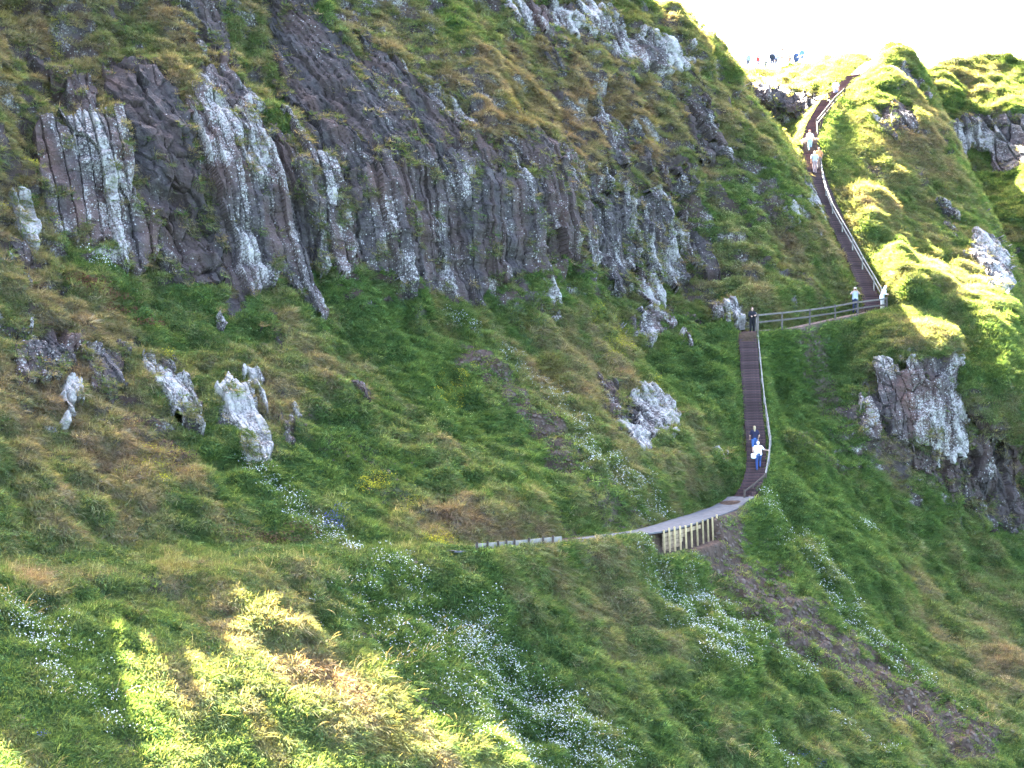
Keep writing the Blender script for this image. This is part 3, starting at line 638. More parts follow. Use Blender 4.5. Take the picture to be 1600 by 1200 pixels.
# the turf gives way behind the exposed rock
LAND = LAND - NB * (0.9 * smooth(0.5, 1.0, ROCKMASK))[..., None]
hill.data.vertices.foreach_set('co', np.concatenate([LAND] + [LAND[-1:] + np.array((.55, -.55, -.6)) * t for t in (6, 14, 26)], 0).astype(np.float32).ravel()); hill.data.update()

# ------------------------------------------------------------------ path, stairs, fences
def simple_mat(name, col, rough=0.9, var=0.35, scale=6.0, bump=0.3, col2=None, stretch=(1,1,1)):
    m, nt, N, L = new_mat(name)
    out = N.new('ShaderNodeOutputMaterial'); bs = N.new('ShaderNodeBsdfPrincipled'); bs.inputs['Roughness'].default_value = rough; bs.inputs['Specular IOR Level'].default_value = 0.25
    tc = N.new('ShaderNodeTexCoord'); mp = N.new('ShaderNodeMapping'); mp.inputs['Scale'].default_value = stretch
    n1 = node(nt, 'ShaderNodeTexNoise', i_Scale=scale, i_Detail=5.0, i_Roughness=0.65)
    L.new(tc.outputs['Object'], mp.inputs[0]); L.new(mp.outputs[0], n1.inputs['Vector'])
    cr = N.new('ShaderNodeValToRGB'); L.new(n1.outputs[0], cr.inputs[0])
    c2 = col2 or col
    cr.color_ramp.elements[0].position = 0.3; cr.color_ramp.elements[0].color = tuple(c * (1 - var) for c in col) + (1,)
    cr.color_ramp.elements[1].position = 0.7; cr.color_ramp.elements[1].color = tuple(c * (1 + var) for c in c2) + (1,)
    oi = N.new('ShaderNodeObjectInfo'); om = node(nt, 'ShaderNodeMapRange'); om.inputs['To Min'].default_value = 0.75; om.inputs['To Max'].default_value = 1.25; L.new(oi.outputs['Random'], om.inputs[0])
    os_ = node(nt, 'ShaderNodeVectorMath', operation='SCALE'); L.new(cr.outputs[0], os_.inputs[0]); L.new(om.outputs[0], os_.inputs['Scale']); L.new(os_.outputs[0], bs.inputs['Base Color'])
    bp = node(nt, 'ShaderNodeBump', i_Strength=bump, i_Distance=0.03); L.new(n1.outputs[0], bp.inputs['Height']); L.new(bp.outputs[0], bs.inputs['Normal'])
    L.new(bs.outputs[0], out.inputs[0])
    return m
M_PATH = simple_mat('worn tarmac', (.10,.097,.10), 0.9, .25, 3.0, .3)
M_TIMBER = simple_mat('weathered timber', (.20,.18,.155), 0.85, .35, 5.0, .4, (.25,.23,.20), (1,1,.25))
M_LANDWOOD = simple_mat('old grey brown timber', (.105,.085,.072), 0.85, .35, 5.0, .4, None, (1,1,.25))
M_NEWWOOD = simple_mat('pale sawn timber', (.42,.31,.16), 0.8, .25, 5.0, .3)
M_BROWNWOOD = simple_mat('brown timber', (.075,.055,.043), 0.85, .35, 5.0, .4)
M_RISER = simple_mat('dark step timber', (.050,.031,.031), 0.85, .4, 7.0, .5)
M_TREAD = simple_mat('red grit tread', (.10,.055,.050), 0.95, .35, 9.0, .6)
M_METAL = simple_mat('galvanised steel', (.33,.34,.36), 0.5, .1, 6.0, .1)

def catmull(pts, n=12):
    p = [np.array(q) for q in pts]; p = [2 * p[0] - p[1]] + p + [2 * p[-1] - p[-2]]
    out = []
    for i in range(1, len(p) - 2):
        for k in range(n):
            t = k / n
            out.append(0.5 * (2 * p[i] + (p[i+1] - p[i-1]) * t + (2*p[i-1] - 5*p[i] + 4*p[i+1] - p[i+2]) * t*t + (3*p[i] - p[i-1] - 3*p[i+1] + p[i+2]) * t**3))
    out.append(p[-2])
    return np.array(out)
class MB:
    """collects boxes and bars for ONE part"""
    def __init__(s): s.v, s.f = [], []
    def hexa(s, c8):
        b = len(s.v); s.v += [tuple(c) for c in c8]
        s.f += [tuple(b + i for i in q) for q in ((0,3,2,1),(4,5,6,7),(0,1,5,4),(1,2,6,5),(2,3,7,6),(3,0,4,7))]
    def bar(s, a, b, w, h, up=(0,0,1)):
        a, b = np.array(a, float), np.array(b, float); d = b - a; d /= np.linalg.norm(d)
        sd = np.cross(d, up); n = np.linalg.norm(sd)
        sd = np.array((1.0,0,0)) if n < 1e-6 else sd / n
        u = np.cross(sd, d)
        r = [(-w/2,-h/2),(w/2,-h/2),(w/2,h/2),(-w/2,h/2)]
        s.hexa([a + sd*x + u*y for x, y in r] + [b + sd*x + u*y for x, y in r])
    def build(s, name, mat, parent=None, org=None):
        v = np.array(s.v); org = v.mean(0) if org is None else np.array(org)
        base = np.array(parent.location) if parent else np.zeros(3)
        o = mesh_obj(name, v - org, s.f, mat, parent); o.location = tuple(org - base)
        bv = o.modifiers.new('bevel', 'BEVEL'); bv.width = 0.008; bv.segments = 1
        return o

def ribbon(name, line, half, thick, mat):
    L_ = catmull(line, 10)
    T = np.gradient(L_, axis=0); T[:, 2] = 0; T /= np.linalg.norm(T, axis=1, keepdims=True)
    R = np.stack([T[:, 1], -T[:, 0], np.zeros(len(T))], 1)
    wob = 0.12 * noise(np.arange(len(L_)) * 0.31, np.zeros(len(L_)), None, 5)
    v, f = [], []
    for i, p in enumerate(L_):
        h1, h2 = half + wob[i], half - wob[i]
        v += [p - R[i]*h1, p - R[i]*h1*0.3 + np.array((0,0,.02)), p + R[i]*h2*0.4 + np.array((0,0,.02)), p + R[i]*h2, p + R[i]*h2 - np.array((0,0,thick)), p - R[i]*h1 - np.array((0,0,thick))]
        if i:
            a, b = 6*(i-1), 6*i
            for k in range(6): f.append((a+k, a+(k+1)%6, b+(k+1)%6, b+k))
    return mesh_obj(name, v, f, mat), L_, R
PATH_SEEN = [q + np.array((0,0,dz)) for q, dz in zip([P(690,858.5,70.2)] + PATH[4:], (-.05,-.03,-.05,.05,.07,.07,.07))]
pth, PL, PR = ribbon('path', PATH_SEEN, 0.95, 0.07, M_PATH)
tag(pth, 'narrow grey path contouring the slope to the foot of the stairs', 'path', kind='structure')

def stairs(line, width, label, rise=0.17):
    L_ = catmull(line, 14); zs = L_[:, 2]
    n = int(round((zs[-1] - zs[0]) / rise)); root = empty('staircase', L_[0], label, 'staircase', 'stair flights up the cliff')
    base = L_[0]; proto_me = None
    for k in range(n):
        z = zs[0] + (zs[-1] - zs[0]) * k / n; z2 = zs[0] + (zs[-1] - zs[0]) * (k + 1) / n
        p = np.array([np.interp(z, zs, L_[:, i]) for i in range(3)]); q = np.array([np.interp(z2, zs, L_[:, i]) for i in range(3)])
        if proto_me is None:
            v, f = [], []
            rs = (zs[-1] - zs[0]) / n
            def bx(x0,x1,y0,y1,z0,z1):
                b = len(v); v.extend([(x0,y0,z0),(x1,y0,z0),(x1,y1,z0),(x0,y1,z0),(x0,y0,z1),(x1,y0,z1),(x1,y1,z1),(x0,y1,z1)])
                f.extend([tuple(b+i for i in qd) for qd in ((0,3,2,1),(4,5,6,7),(0,1,5,4),(1,2,6,5),(2,3,7,6),(3,0,4,7))])
            bx(-width/2, width/2, -0.03, 0.03, -0.22, rs - 0.035)
            bx(-width/2 + .02, width/2 - .02, 0.032, 0.42, -0.3, rs - 0.0)
            proto_me = bpy.data.meshes.new('step'); proto_me.from_pydata(v, [], f)
            proto_me.materials.append(M_RISER); proto_me.materials.append(M_TREAD)
            for i, pl in enumerate(proto_me.polygons): pl.material_index = 0 if i < 6 else 1
        o = bpy.data.objects.new('step', proto_me); COL.objects.link(o); o.parent = root
        o.location = tuple(p - base + np.array((random.uniform(-.02,.02), 0, random.uniform(-.012,.012)))); o.rotation_euler = (0, random.uniform(-.015,.015), math.atan2(-(q - p)[0], (q - p)[1]))
    return root, L_
st_low, LOW_L = stairs(LOWER, 1.12, 'lower flight of dark reddish steps between the path and the landing')
st_up, UP_L = stairs(UPPER, 1.30, 'long upper flight of dark reddish steps climbing the gully from the landing')
st_top, TOP_L = stairs(TOP[:5], 1.2, 'short topmost flight of steps curving up to the skyline', 0.18)
lnd, _, _ = ribbon('landing', LANDING, 0.7, 0.25, simple_mat('trodden earth', (.13,.085,.070), .95, .3, 4, .5))
tag(lnd, 'trodden earth landing between the two stair flights', 'path', kind='structure')
tp, _, _ = ribbon('path', TOP[4:], 0.6, 0.2, simple_mat('red trodden earth', (.12,.07,.055), .95, .3, 4, .5))
tag(tp, 'worn red earth path at the top going over the brow', 'path', kind='structure')

def fence(grounds, label, rails, height, mat, postw=0.10, railw=0.045, railh=0.10, every=None, deep=0.4, group='timber fences along the stairs', rail_mat=None, name='fence', cat='fence', extend=0.0):
    g = np.array(grounds); root = empty(name, g[0], label, cat, group)
    L_ = catmull(grounds, 10) if len(g) > 2 else np.array(grounds)
    if every:
        s = np.concatenate([[0], np.cumsum(np.linalg.norm(np.diff(L_, axis=0), axis=1))]); k = max(2, int(round(s[-1] / every)) + 1)
        g = np.array([[np.interp(t, s, L_[:, i]) for i in range(3)] for t in np.linspace(0, s[-1], k)])
    for p in g:
        b = MB(); h = height + random.uniform(-.03, .06); tl = np.array((random.uniform(-.02,.02), random.uniform(-.02,.02), 0))
        b.bar(p - np.array((0,0,deep)), p + np.array((0,0,h)) + tl, postw, postw, up=(0.3,1,0)); b.build('post', mat, root)
    for rz in rails:
        b = MB()
        for i in range(len(g) - 1):
            dz = random.uniform(-.015, .015)
            b.bar(g[i] + np.array((0,0,rz + dz)), g[i+1] + np.array((0,0,rz + dz)), railw, railh)
        b.build('rail', rail_mat or mat, root)
    return root
def tops(lst, down):
    return [P(px, py, Y) - np.array((0, 0, down)) for px, py, Y in lst]
fence(tops([(1163,767,88.9),(1176,757,89.6),(1196,740,90.8)], 1.0), 'short brown fence rail curving round the bottom of the lower flight', (.95,.5), 1.02, M_BROWNWOOD, .11)
fence(tops([(1196,740,90.8),(1202,705,92.6),(1203,672,94.2),(1197,640,95.9),(1192,600,97.8),(1188,560,99.4),(1184,520,101),(1181,488,101.8)], 1.05), 'grey handrail fence climbing the right side of the lower flight', (1.0,.55), 1.05, M_TIMBER, .12, .07, .12, every=1.9)
fence([P(1184,516,101.0),P(1222,512,102.3),P(1265,507,104.0),P(1305,501,105.8),P(1340,494,107.0),P(1386,488,107.9)], 'brownish two rail fence along the edge of the level landing', (.92,.5), 1.0, M_LANDWOOD, .11, .045, .11)
fence(tops([(1382,458,108.6),(1369,435,109.8),(1347,398,111.6),(1327,362,113.5),(1308,330,115.2),(1296,306,116.6),(1287,276,118.2),(1283,250,119.8),(1278,215,121.8),(1276,187,123.2)], 1.05), 'long pale handrail fence following the right side of the upper flight', (1.0,.62), 1.06, M_TIMBER, .09, .05, .09, every=2.1)
fence(tops([(1276,187,123.2),(1292,167,125.6),(1305,151,127.6),(1319,138,129.5)], 1.15), 'stout brown three rail fence at the bend high on the stairs', (1.08,.75,.4), 1.15, M_BROWNWOOD, .14, .06, .15, every=2.6)
fence([P(1319,163,129.6),P(1340,157,130.6),P(1357,152,131.6)], 'short brown fence at the very top below the pointed knoll', (1.1,.65), 1.2, M_BROWNWOOD, .13, .06, .14)
fence([P(1286,152,134),P(1300,158,131.5)], 'stub of brown rail left of the topmost steps', (1.1,.65), 1.15, M_BROWNWOOD, .12, .06, .13)

# timber edging along the near side of the path
def edging(px_list, label, hgt, pegs, mat):
    pts = []
    for px in px_list:
        i = np.argmin(np.abs(PL[:, 0] / PL[:, 1] * F + CX - px + 18)); pts.append(PL[i] + PR[i] * 1.05 + np.array((0, 0, .14)))
    root = empty('path_edging', pts[0], label, 'edging', 'timber edging of the path')
    for i in range(len(pts) - 1):
        b = MB(); b.bar(pts[i] - np.array((0,0,hgt/2 - .16)), pts[i+1] - np.array((0,0,hgt/2 - .16)), 0.05, hgt); b.build('board', mat, root)
    for i in range(len(pts) - 1):
        for t in np.linspace(0, 1, pegs, endpoint=False):
            p = pts[i] * (1 - t) + pts[i+1] * t; p = p + np.array((.06,-.06,0))
            b = MB(); b.bar(p - np.array((0,0,hgt + .2)), p + np.array((0,0,.24)), .08, .08, up=(0.3,1,0)); b.build('peg', M_BROWNWOOD, root)
    return root
M_PALEBOARD = simple_mat('bleached board', (.22,.195,.165), 0.85, .2, 4, .3)
edging([735,768,800,835,868], 'long bleached edging board along the left part of the path', .24, 2, M_PALEBOARD)
# the retaining wall: upright pales in front of planks
rw_top = [P(1029,834,79.6), P(1050,829,80.6), P(1072,824,82.0), P(1094,818,83.6), P(1112,811,85.2)]
M_PLANK = simple_mat('tan plank', (.25,.18,.11), 0.85, .35, 4.0, .4)
rw = empty('retaining_wall', rw_top[0], 'pale timber retaining wall of upright stakes holding up the path', 'retaining wall')
RL = catmull(rw_top, 8) + np.array((.16,-.20,0))
for k in range(5):
    b = MB()
    for i in range(0, 22):
        if k > 0 and i > 15 - 2 * k: continue
        dn = np.array((0,0,-.10 - .21 * k))
        b.bar(RL[i] + dn, RL[i+1] + dn, .045, .19)
    b.build('plank', M_PLANK, rw)
for j, t in enumerate(np.linspace(0, len(RL) - 1, 11)):
    p = np.array([np.interp(t, np.arange(len(RL)), RL[:, i]) for i in range(3)]) + np.array((.07,-.08,0))
    b = MB(); b.bar(p - np.array((-.05,.05,1.25 + .03 * j)), p + np.array((0,0,.20 + random.uniform(-.03,.05))), .085, .085, up=(0.3,1,0)); b.build('stake', M_NEWWOOD, rw)

# railing and post on the skyline
def sky_pt(px, back, lift=0.0):
    back *= .25; q = land_at(px, float(sky_row(px)) - back / 0.15); return np.array((q[0], q[1], q[2] + lift + .22))
fence([sky_pt(px, 2.2) for px in (1142,1166,1190,1214,1238,1262)], 'thin metal railing on the skyline in front of the onlookers', (1.15,.7), 1.2, M_METAL, .06, .04, .05, group='skyline railings', name='railing', cat='railing')
pp = sky_pt(1118, 1.0)
sp_ = empty('signpost', pp, 'lone thin post with a short arm on the shoulder of the hill', 'post')
b = MB(); b.bar(pp - np.array((0,0,.3)), pp + np.array((0,0,1.15)), .09, .09, up=(.3,1,0)); b.build('post', M_BROWNWOOD, sp_)
b = MB(); b.bar(pp + np.array((.02,0,.72)), pp + np.array((.75,.2,.70)), .04, .08); b.build('arm', M_BROWNWOOD, sp_)

# ------------------------------------------------------------------ people
def ellip(c, r, nu=10, nv=7, rot=None):
    v, f = [], []
    for j in range(nv + 1):
        th = math.pi * j / nv
        for i in range(nu):
            ph = 2 * math.pi * i / nu
            q = np.array((r[0]*math.sin(th)*math.cos(ph), r[1]*math.sin(th)*math.sin(ph), r[2]*math.cos(th)))
            v.append(np.array(c) + (q if rot is None else rot @ q))
    for j in range(nv):
        for i in range(nu):
            f.append((j*nu+i, (j+1)*nu+i, (j+1)*nu+(i+1)%nu, j*nu+(i+1)%nu))
    return v, f
def capsule(a, b, ra, rb, fx=1.0, n=10):
    a, b = np.array(a, float), np.array(b, float); d = b - a; l = np.linalg.norm(d); d = d / (l + 1e-9)
    s = np.cross(d, (0,1,0)); 
    if np.linalg.norm(s) < 1e-3: s = np.cross(d, (1,0,0))
    s /= np.linalg.norm(s); u = np.cross(s, d)
    rings = [(-ra, .02), (-ra*.7, ra*.72), (0, ra), (l, rb), (l + rb*.7, rb*.72), (l + rb, .002)]
    v, f = [], []
    for t, r in rings:
        for i in range(n):
            ph = 2*math.pi*i/n
            v.append(a + d*t + s*math.cos(ph)*r*fx + u*math.sin(ph)*r)
    m = len(rings)
    for j in range(m-1):
        for i in range(n): f.append((j*n+i, j*n+(i+1)%n, (j+1)*n+(i+1)%n, (j+1)*n+i))
    f.append(tuple(range(n))[::-1]); f.append(tuple((m-1)*n+i for i in range(n)))
    return v, f
def fuse(name, pieces, mat, voxel, parent=None):
    V, Fc = [], []
    for v, f in pieces:
        b = len(V); V += list(v); Fc += [tuple(b + i for i in q) for q in f]
    o = mesh_obj(name, V, Fc, mat, parent)
    md = o.modifiers.new('remesh', 'REMESH'); md.mode = 'VOXEL'; md.voxel_size = voxel
    sm = o.modifiers.new('smooth', 'SMOOTH'); sm.factor = 0.5; sm.iterations = 3
    dg = bpy.context.evaluated_depsgraph_get(); dg.update()
    me = bpy.data.meshes.new_from_object(o.evaluated_get(dg)); o.modifiers.clear(); o.data = me; me.name = name
    me.polygons.foreach_set('use_smooth', [True] * len(me.polygons))
    if not me.materials: me.materials.append(mat)
    return o
MATS = {}
def cloth(c, r=0.9):
    k = tuple(c)
    if k not in MATS: MATS[k] = simple_mat('cloth', c, r, .12, 14.0, .2)
    return MATS[k]
SKIN = simple_mat('skin', (.48,.29,.21), 0.6, .08, 10.0, .05)
EYE = simple_mat('eye', (.03,.025,.02), 0.2, .1)

def person(feet, turn, label, shirt, legs_c, hair_c, height=1.72, lean=0.0, arms='hang', legs='stand', sleeves='short', shorts=False, hat=None, hood=False, skirtless=True, long_hair=False, group=None, detail=True, jacket=False):
    """built facing -Y, feet at the origin; turn rotates it about the vertical"""
    k = height / 1.72
    A = lambda *p: np.array(p, float)
    ln = math.radians(lean)
    def up(p):                                     # lean the upper body forward about the hips
        q = p - A(0,0,.93)
        return A(q[0], q[1]*math.cos(ln) - q[2]*math.sin(ln), q[1]*math.sin(ln) + q[2]*math.cos(ln)) + A(0,0,.93)
    sh = [up(A(s*.185,0,1.40)) for s in (-1,1)]; hipj = [A(s*.09,0,.91) for s in (-1,1)]
    if legs == 'stand': kn = [A(-.10,-.02,.49), A(.10,-.02,.49)]; an = [A(-.11,.01,.08), A(.11,.01,.08)]
    elif legs == 'climb': kn = [A(-.10,-.17,.60), A(.10,-.02,.49)]; an = [A(-.10,-.10,.26), A(.10,.10,.09)]
    elif legs == 'step': kn = [A(-.09,-.10,.50), A(.10,.0,.48)]; an = [A(-.10,-.14,.08), A(.10,.16,.12)]
    else: kn = [A(-.10,-.02,.49)]*2; an = [A(-.1,0,.08)]*2
    if arms == 'hang': el = [A(-.25,.03,1.13), A(.25,.03,1.13)]; wr = [A(-.26,-.06,.88), A(.26,-.06,.88)]
    elif arms == 'folded': el = [A(-.25,-.06,1.14), A(.25,-.06,1.14)]; wr = [A(.04,-.20,1.17), A(-.04,-.18,1.12)]
    elif arms == 'camera': el = [A(-.30,-.14,1.27), A(.30,-.14,1.27)]; wr = [A(-.08,-.22,1.53), A(.08,-.22,1.53)]
    elif arms == 'rail': el = [A(-.34,-.10,1.25), A(.24,.02,1.13)]; wr = [A(-.52,-.26,1.18), A(.25,-.10,.90)]
    elif arms == 'lean': el = [A(-.24,-.16,1.14), A(.24,-.16,1.14)]; wr = [A(-.08,-.36,1.08), A(.08,-.36,1.10)]
    else: el = [A(-.27,.05,1.13), A(.27,-.02,1.13)]; wr = [A(-.22,-.14,.98), A(.24,-.20,1.0)]
    if arms in ('hang','rail','walk'): el = [up(e) for e in el]; wr = [up(w) if arms != 'rail' or i == 1 else w + A(0,-.1*math.sin(ln),0) for i, w in enumerate(wr)]
    neck, head = up(A(0,0,1.47)), up(A(0,-.02,1.60))
    body = []
    def torso(g, top=1.40):
        out = []
        for s in (-.085, 0, .085):
            out.append(capsule(A(s,0,.95), up(A(s*.8,0,1.14)), .10+g, .095+g)); out.append(capsule(up(A(s*.8,0,1.14)), up(A(s*1.15,-.005,1.32)), .095+g, .105+g))
        out.append(capsule(sh[0]*.92 + sh[1]*.08, sh[1]*.92 + sh[0]*.08, .062+g, .062+g))
        out.append(capsule(up(A(0,0,1.36)), up(A(0,0,1.45)), .085+g, .06+g*.6))
        return out
    body += torso(0); body.append(capsule(up(A(0,0,1.40)), up(A(0,-.01,1.54)), .058, .052))
    rotl = np.array(((1,0,0),(0,math.cos(ln*.5),-math.sin(ln*.5)),(0,math.sin(ln*.5),math.cos(ln*.5))))
    hd = lambda x, y, z: head + rotl @ A(x, y, z)
    body.append(ellip(head, (.076,.096,.115), 14, 10, rotl)); body.append(ellip(hd(0,-.03,-.06), (.054,.058,.055), 10, 7, rotl))
    body.append(capsule(hd(0,-.094,.02), hd(0,-.112,-.022), .010, .016)); body.append(capsule(hd(-.022,-.086,-.062), hd(.022,-.086,-.062), .011, .011)); body.append(capsule(hd(-.04,-.084,.032), hd(.04,-.084,.032), .014, .014))
    for s in (-1,1): body.append(ellip(hd(s*.078,.005,-.005), (.012,.022,.034), 8, 6, rotl))
    for i, s in enumerate((-1,1)):
        body += [capsule(sh[i], el[i], .050, .040), capsule(el[i], wr[i], .040, .027)]
        body += [capsule(hipj[i], kn[i], .088, .056), capsule(kn[i], kn[i]*.55 + an[i]*.45 + A(0,.012,0), .056, .054), capsule(kn[i]*.55 + an[i]*.45 + A(0,.012,0), an[i], .054, .037)]
        body += [capsule(an[i] + A(0,.03,-.04), an[i] + A(s*.02,-.15,-.05), .036, .030)]
        d = wr[i] - el[i]; d /= np.linalg.norm(d)
        sd = np.cross(d, A(0,-1,.2)); sd /= np.linalg.norm(sd); cu = np.cross(sd, d)
        palm = wr[i] + d*.06
        body.append(capsule(wr[i] + d*.02 + sd*.0, palm + d*.02, .026, .034, 1.1))
        for q, (off, fl) in enumerate(((-.030,.062),(-.010,.075),(.010,.070),(.029,.054))):
            a0 = palm + d*.03 + sd*off; a1 = a0 + d*fl*.55 + sd*off*.2; a2 = a1 + d*fl*.35 + cu*fl*.3
            body += [capsule(a0, a1, .0105, .0095, n=6), capsule(a1, a2, .0095, .008, n=6)]
        t0 = wr[i] + d*.035 + sd*(-s*.026); t1 = t0 + d*.035 + sd*(-s*.030) + cu*.012
        body += [capsule(t0, t1, .012, .010, n=6), capsule(t1, t1 + d*.03, .010, .009, n=6)]
    root = fuse('person', body, SKIN, 0.008)
    tag(root, label, 'person', group)
    top = torso(.018)
    for i in (0,1):
        top.append(capsule(sh[i], el[i] if sleeves == 'long' else (sh[i]*.25 + el[i]*.75), .066, .054))
        if sleeves == 'long': top.append(capsule(el[i], wr[i]*.95 + el[i]*.05, .054, .038))
    if jacket: top += [capsule(A(s,0,.80), A(s,0,1.0), .14, .125) for s in (-.07,.07)]
    if hood: top += [ellip(head + A(0,.02,.0), (.11,.115,.14), 12, 8, rotl), capsule(up(A(0,.03,1.42)), up(A(0,.02,1.55)), .10, .09)]
    if hood: fuse('hooded_jacket', top, cloth(shirt), .012, root)
    else: fuse('shirt', top, cloth(shirt), .012, root)
    tr = [capsule(A(-.07,0,.95), A(.07,0,.95), .118, .118)]
    for i in (0,1):
        tr.append(capsule(hipj[i], kn[i], .104, .074))
        if not shorts: tr.append(capsule(kn[i], an[i] + A(0,0,.02), .074, .058))
    fuse('shorts' if shorts else 'trousers', tr, cloth(legs_c), .012, root)
    for i, s in enumerate((-1,1)):
        fuse('shoe', [capsule(an[i] + A(0,.035,-.035), an[i] + A(s*.02,-.155,-.045), .045, .036), capsule(an[i] + A(0,.01,-.02), an[i] + A(0,.0,.03), .05, .048)], cloth((.05,.045,.045)), .012, root)
    if not hood:
        hp = [ellip(hd(0,.018,.028), (.088,.100,.105), 12, 8, rotl)]
        if long_hair: hp.append(capsule(hd(0,.06,-.02), hd(0,.09,-.20), .075, .05))
        h = fuse('hair', hp, cloth(hair_c), .010, root)
    if hat: fuse('hat', [ellip(hd(0,.005,.07), (.098,.115,.075), 12, 8, rotl), capsule(hd(-.04,-.10,.05), hd(.04,-.10,.05), .03, .03)], cloth(hat), .010, root)
    if detail:
        for s in (-1,1):
            v, f = ellip(hd(s*.031,-.087,.012), (.012,.010,.009), 8, 6); mesh_obj('eye', v, f, EYE, root, True)
    root.scale = (k,k,k); root.rotation_euler = (0,0,turn)
    root.location = tuple(feet)
    return root
def on_line(line, py, dx=0.0, lift=0.02):
    """the point of a walking line whose picture row is py"""
    rows = HY - line[:, 2] / line[:, 1] * F
    o = np.argsort(rows); q = np.array([np.interp(py, rows[o], line[o, i]) for i in range(3)])
    return q + np.array((dx, 0, lift))
UPW = math.pi
WK = 'walkers on the stairs'; ON = 'onlookers on the skyline'
q1 = on_line(LOW_L, 711, -.10); p1 = person(q1, UPW, 'woman in a dark navy top and blue shorts climbing the lower flight, seen from behind', (.022,.022,.05), (.05,.10,.25), (.42,.32,.18), 1.66, 6, 'walk', 'climb', shorts=True, long_hair=True, group=WK, detail=False)
q2 = on_line(LOW_L, 737, .16); p2 = person(q2, UPW, 'person in a white shirt and blue jeans gripping the handrail of the lower flight', (.72,.73,.76), (.035,.06,.17), (.50,.46,.40), 1.74, 16, 'rail', 'climb', group=WK, detail=False)
q3 = P(1175,523,101.5) + np.array((0,0,.02)); person(q3, .25, 'person all in black standing with folded arms at the landing corner', (.015,.014,.018), (.014,.013,.016), (.10,.07,.05), 1.70, 0, 'folded', 'stand', 'long', group=WK)
q4 = P(1336,490.5,107.6) + np.array((0,0,.03)); p4 = person(q4, -.1, 'man in a pale cap and grey shirt photographing from the landing', (.42,.46,.52), (.025,.028,.05), (.3,.25,.2), 1.72, 0, 'camera', 'stand', hat=(.6,.6,.6), group=WK)
q5 = P(1378,486.5,108.4) + np.array((0,0,.03)); person(q5, .9, 'person in a white hooded jacket leaning on the end of the landing fence', (.78,.78,.78), (.55,.50,.46), (.3,.25,.2), 1.72, 22, 'lean', 'stand', 'long', hood=True, jacket=True, group=WK)
q6 = on_line(UP_L, 273, -.1); person(q6, UPW, 'person in a grey vest and dusty pink trousers climbing the upper flight', (.38,.38,.40), (.36,.25,.24), (.45,.36,.28), 1.74, 8, 'walk', 'step', group=WK, detail=False)
q8 = on_line(UP_L, 266, .35); person(q8, UPW, 'person in an orange top half hidden behind the grey vest walker', (.52,.22,.09), (.12,.10,.10), (.30,.2,.14), 1.68, 6, 'walk', 'step', group=WK, detail=False)
q7 = on_line(UP_L, 238, .05); person(q7, UPW, 'person in white top, pale blue trousers and red hat high on the upper flight', (.70,.72,.74), (.35,.50,.58), (.3,.18,.12), 1.64, 6, 'walk', 'step', hat=(.55,.14,.10), group=WK, detail=False)
q9 = P(1306,158,129.8); person(q9, UPW - .4, 'person in a white shirt with dark hair walking up behind the brown fence', (.74,.74,.76), (.30,.30,.36), (.03,.025,.02), 1.70, 4, 'walk', 'step', group=WK, detail=False)
SKYP = [(1163,3.2,0.3,'seated looking person in blue grey at the left end of the skyline group',(.20,.25,.38),(.12,.12,.16),1.45),(1187,3.0,-.6,'person in red on the skyline, beside the blue grey one',(.50,.07,.07),(.16,.15,.2),1.5),
 (1199,3.6,.8,'person in pale pink standing on the skyline next to the one in red',(.62,.46,.46),(.15,.15,.2),1.6),(1207,2.6,-.3,'person in a dark jacket bending over on the skyline',(.05,.06,.12),(.06,.06,.1),1.55),
 (1213,3.8,2.6,'person in mid blue in the thick of the skyline group',(.16,.22,.42),(.1,.1,.14),1.6),(1220,2.4,1.5,'tall person in a tan shirt on the skyline',(.55,.40,.28),(.30,.22,.17),1.72),
 (1230,3.0,-1.2,'slim person in brown on the skyline left of the tallest figure',(.25,.17,.12),(.2,.15,.12),1.55),(1243,2.2,.4,'tallest figure on the skyline, in a long dark blue coat',(.055,.075,.15),(.04,.05,.10),1.82),(1255,2.8,-.5,'person in bright blue at the right end of the skyline group',(.16,.30,.60),(.15,.2,.35),1.5)]
for px, back, turn, lb, c1, c2, hgt in SKYP:
    person(sky_pt(px, back, .0), turn, lb, c1, c2, (.10,.07,.05), hgt, 5 if 'bending' not in lb else 35, 'hang', 'stand', 'long', jacket='coat' in lb, group=ON, detail=False)

# things they carry
def carried(name, pieces, mat, loc, label, cat, parts=()):
    o = fuse(name, pieces, mat, .010); tag(o, label, cat); o.location = tuple(loc)
    for pn, pc, pm in parts: fuse(pn, pc, pm, .008, o)
    return o
hb = np.array(p2.location) + np.array((-.27, .0, .92))
carried('shoulder_bag', [capsule((-.06,0,0),(.06,0,0),.10,.10), capsule((-.05,0,-.10),(.05,0,-.10),.11,.11)], cloth((.74,.73,.70)), hb, 'white bag hanging at the hip of the white shirted climber', 'bag',
        [('strap', [capsule((0,-.02,.08),(.12,.0,.35),.014,.014), capsule((.12,.0,.35),(.24,.02,.52),.014,.014)], cloth((.7,.69,.66)))])
c4 = np.array(p4.location) + np.array((-.02,-.27,1.57))
cm = carried('camera', [capsule((-.045,0,0),(.045,0,0),.032,.032)], cloth((.03,.03,.03), .5), c4, 'small black camera held up by the man in the pale cap', 'camera', [('lens', [capsule((0,-.02,0),(0,-.07,0),.025,.022)], cloth((.02,.02,.02), .3))])

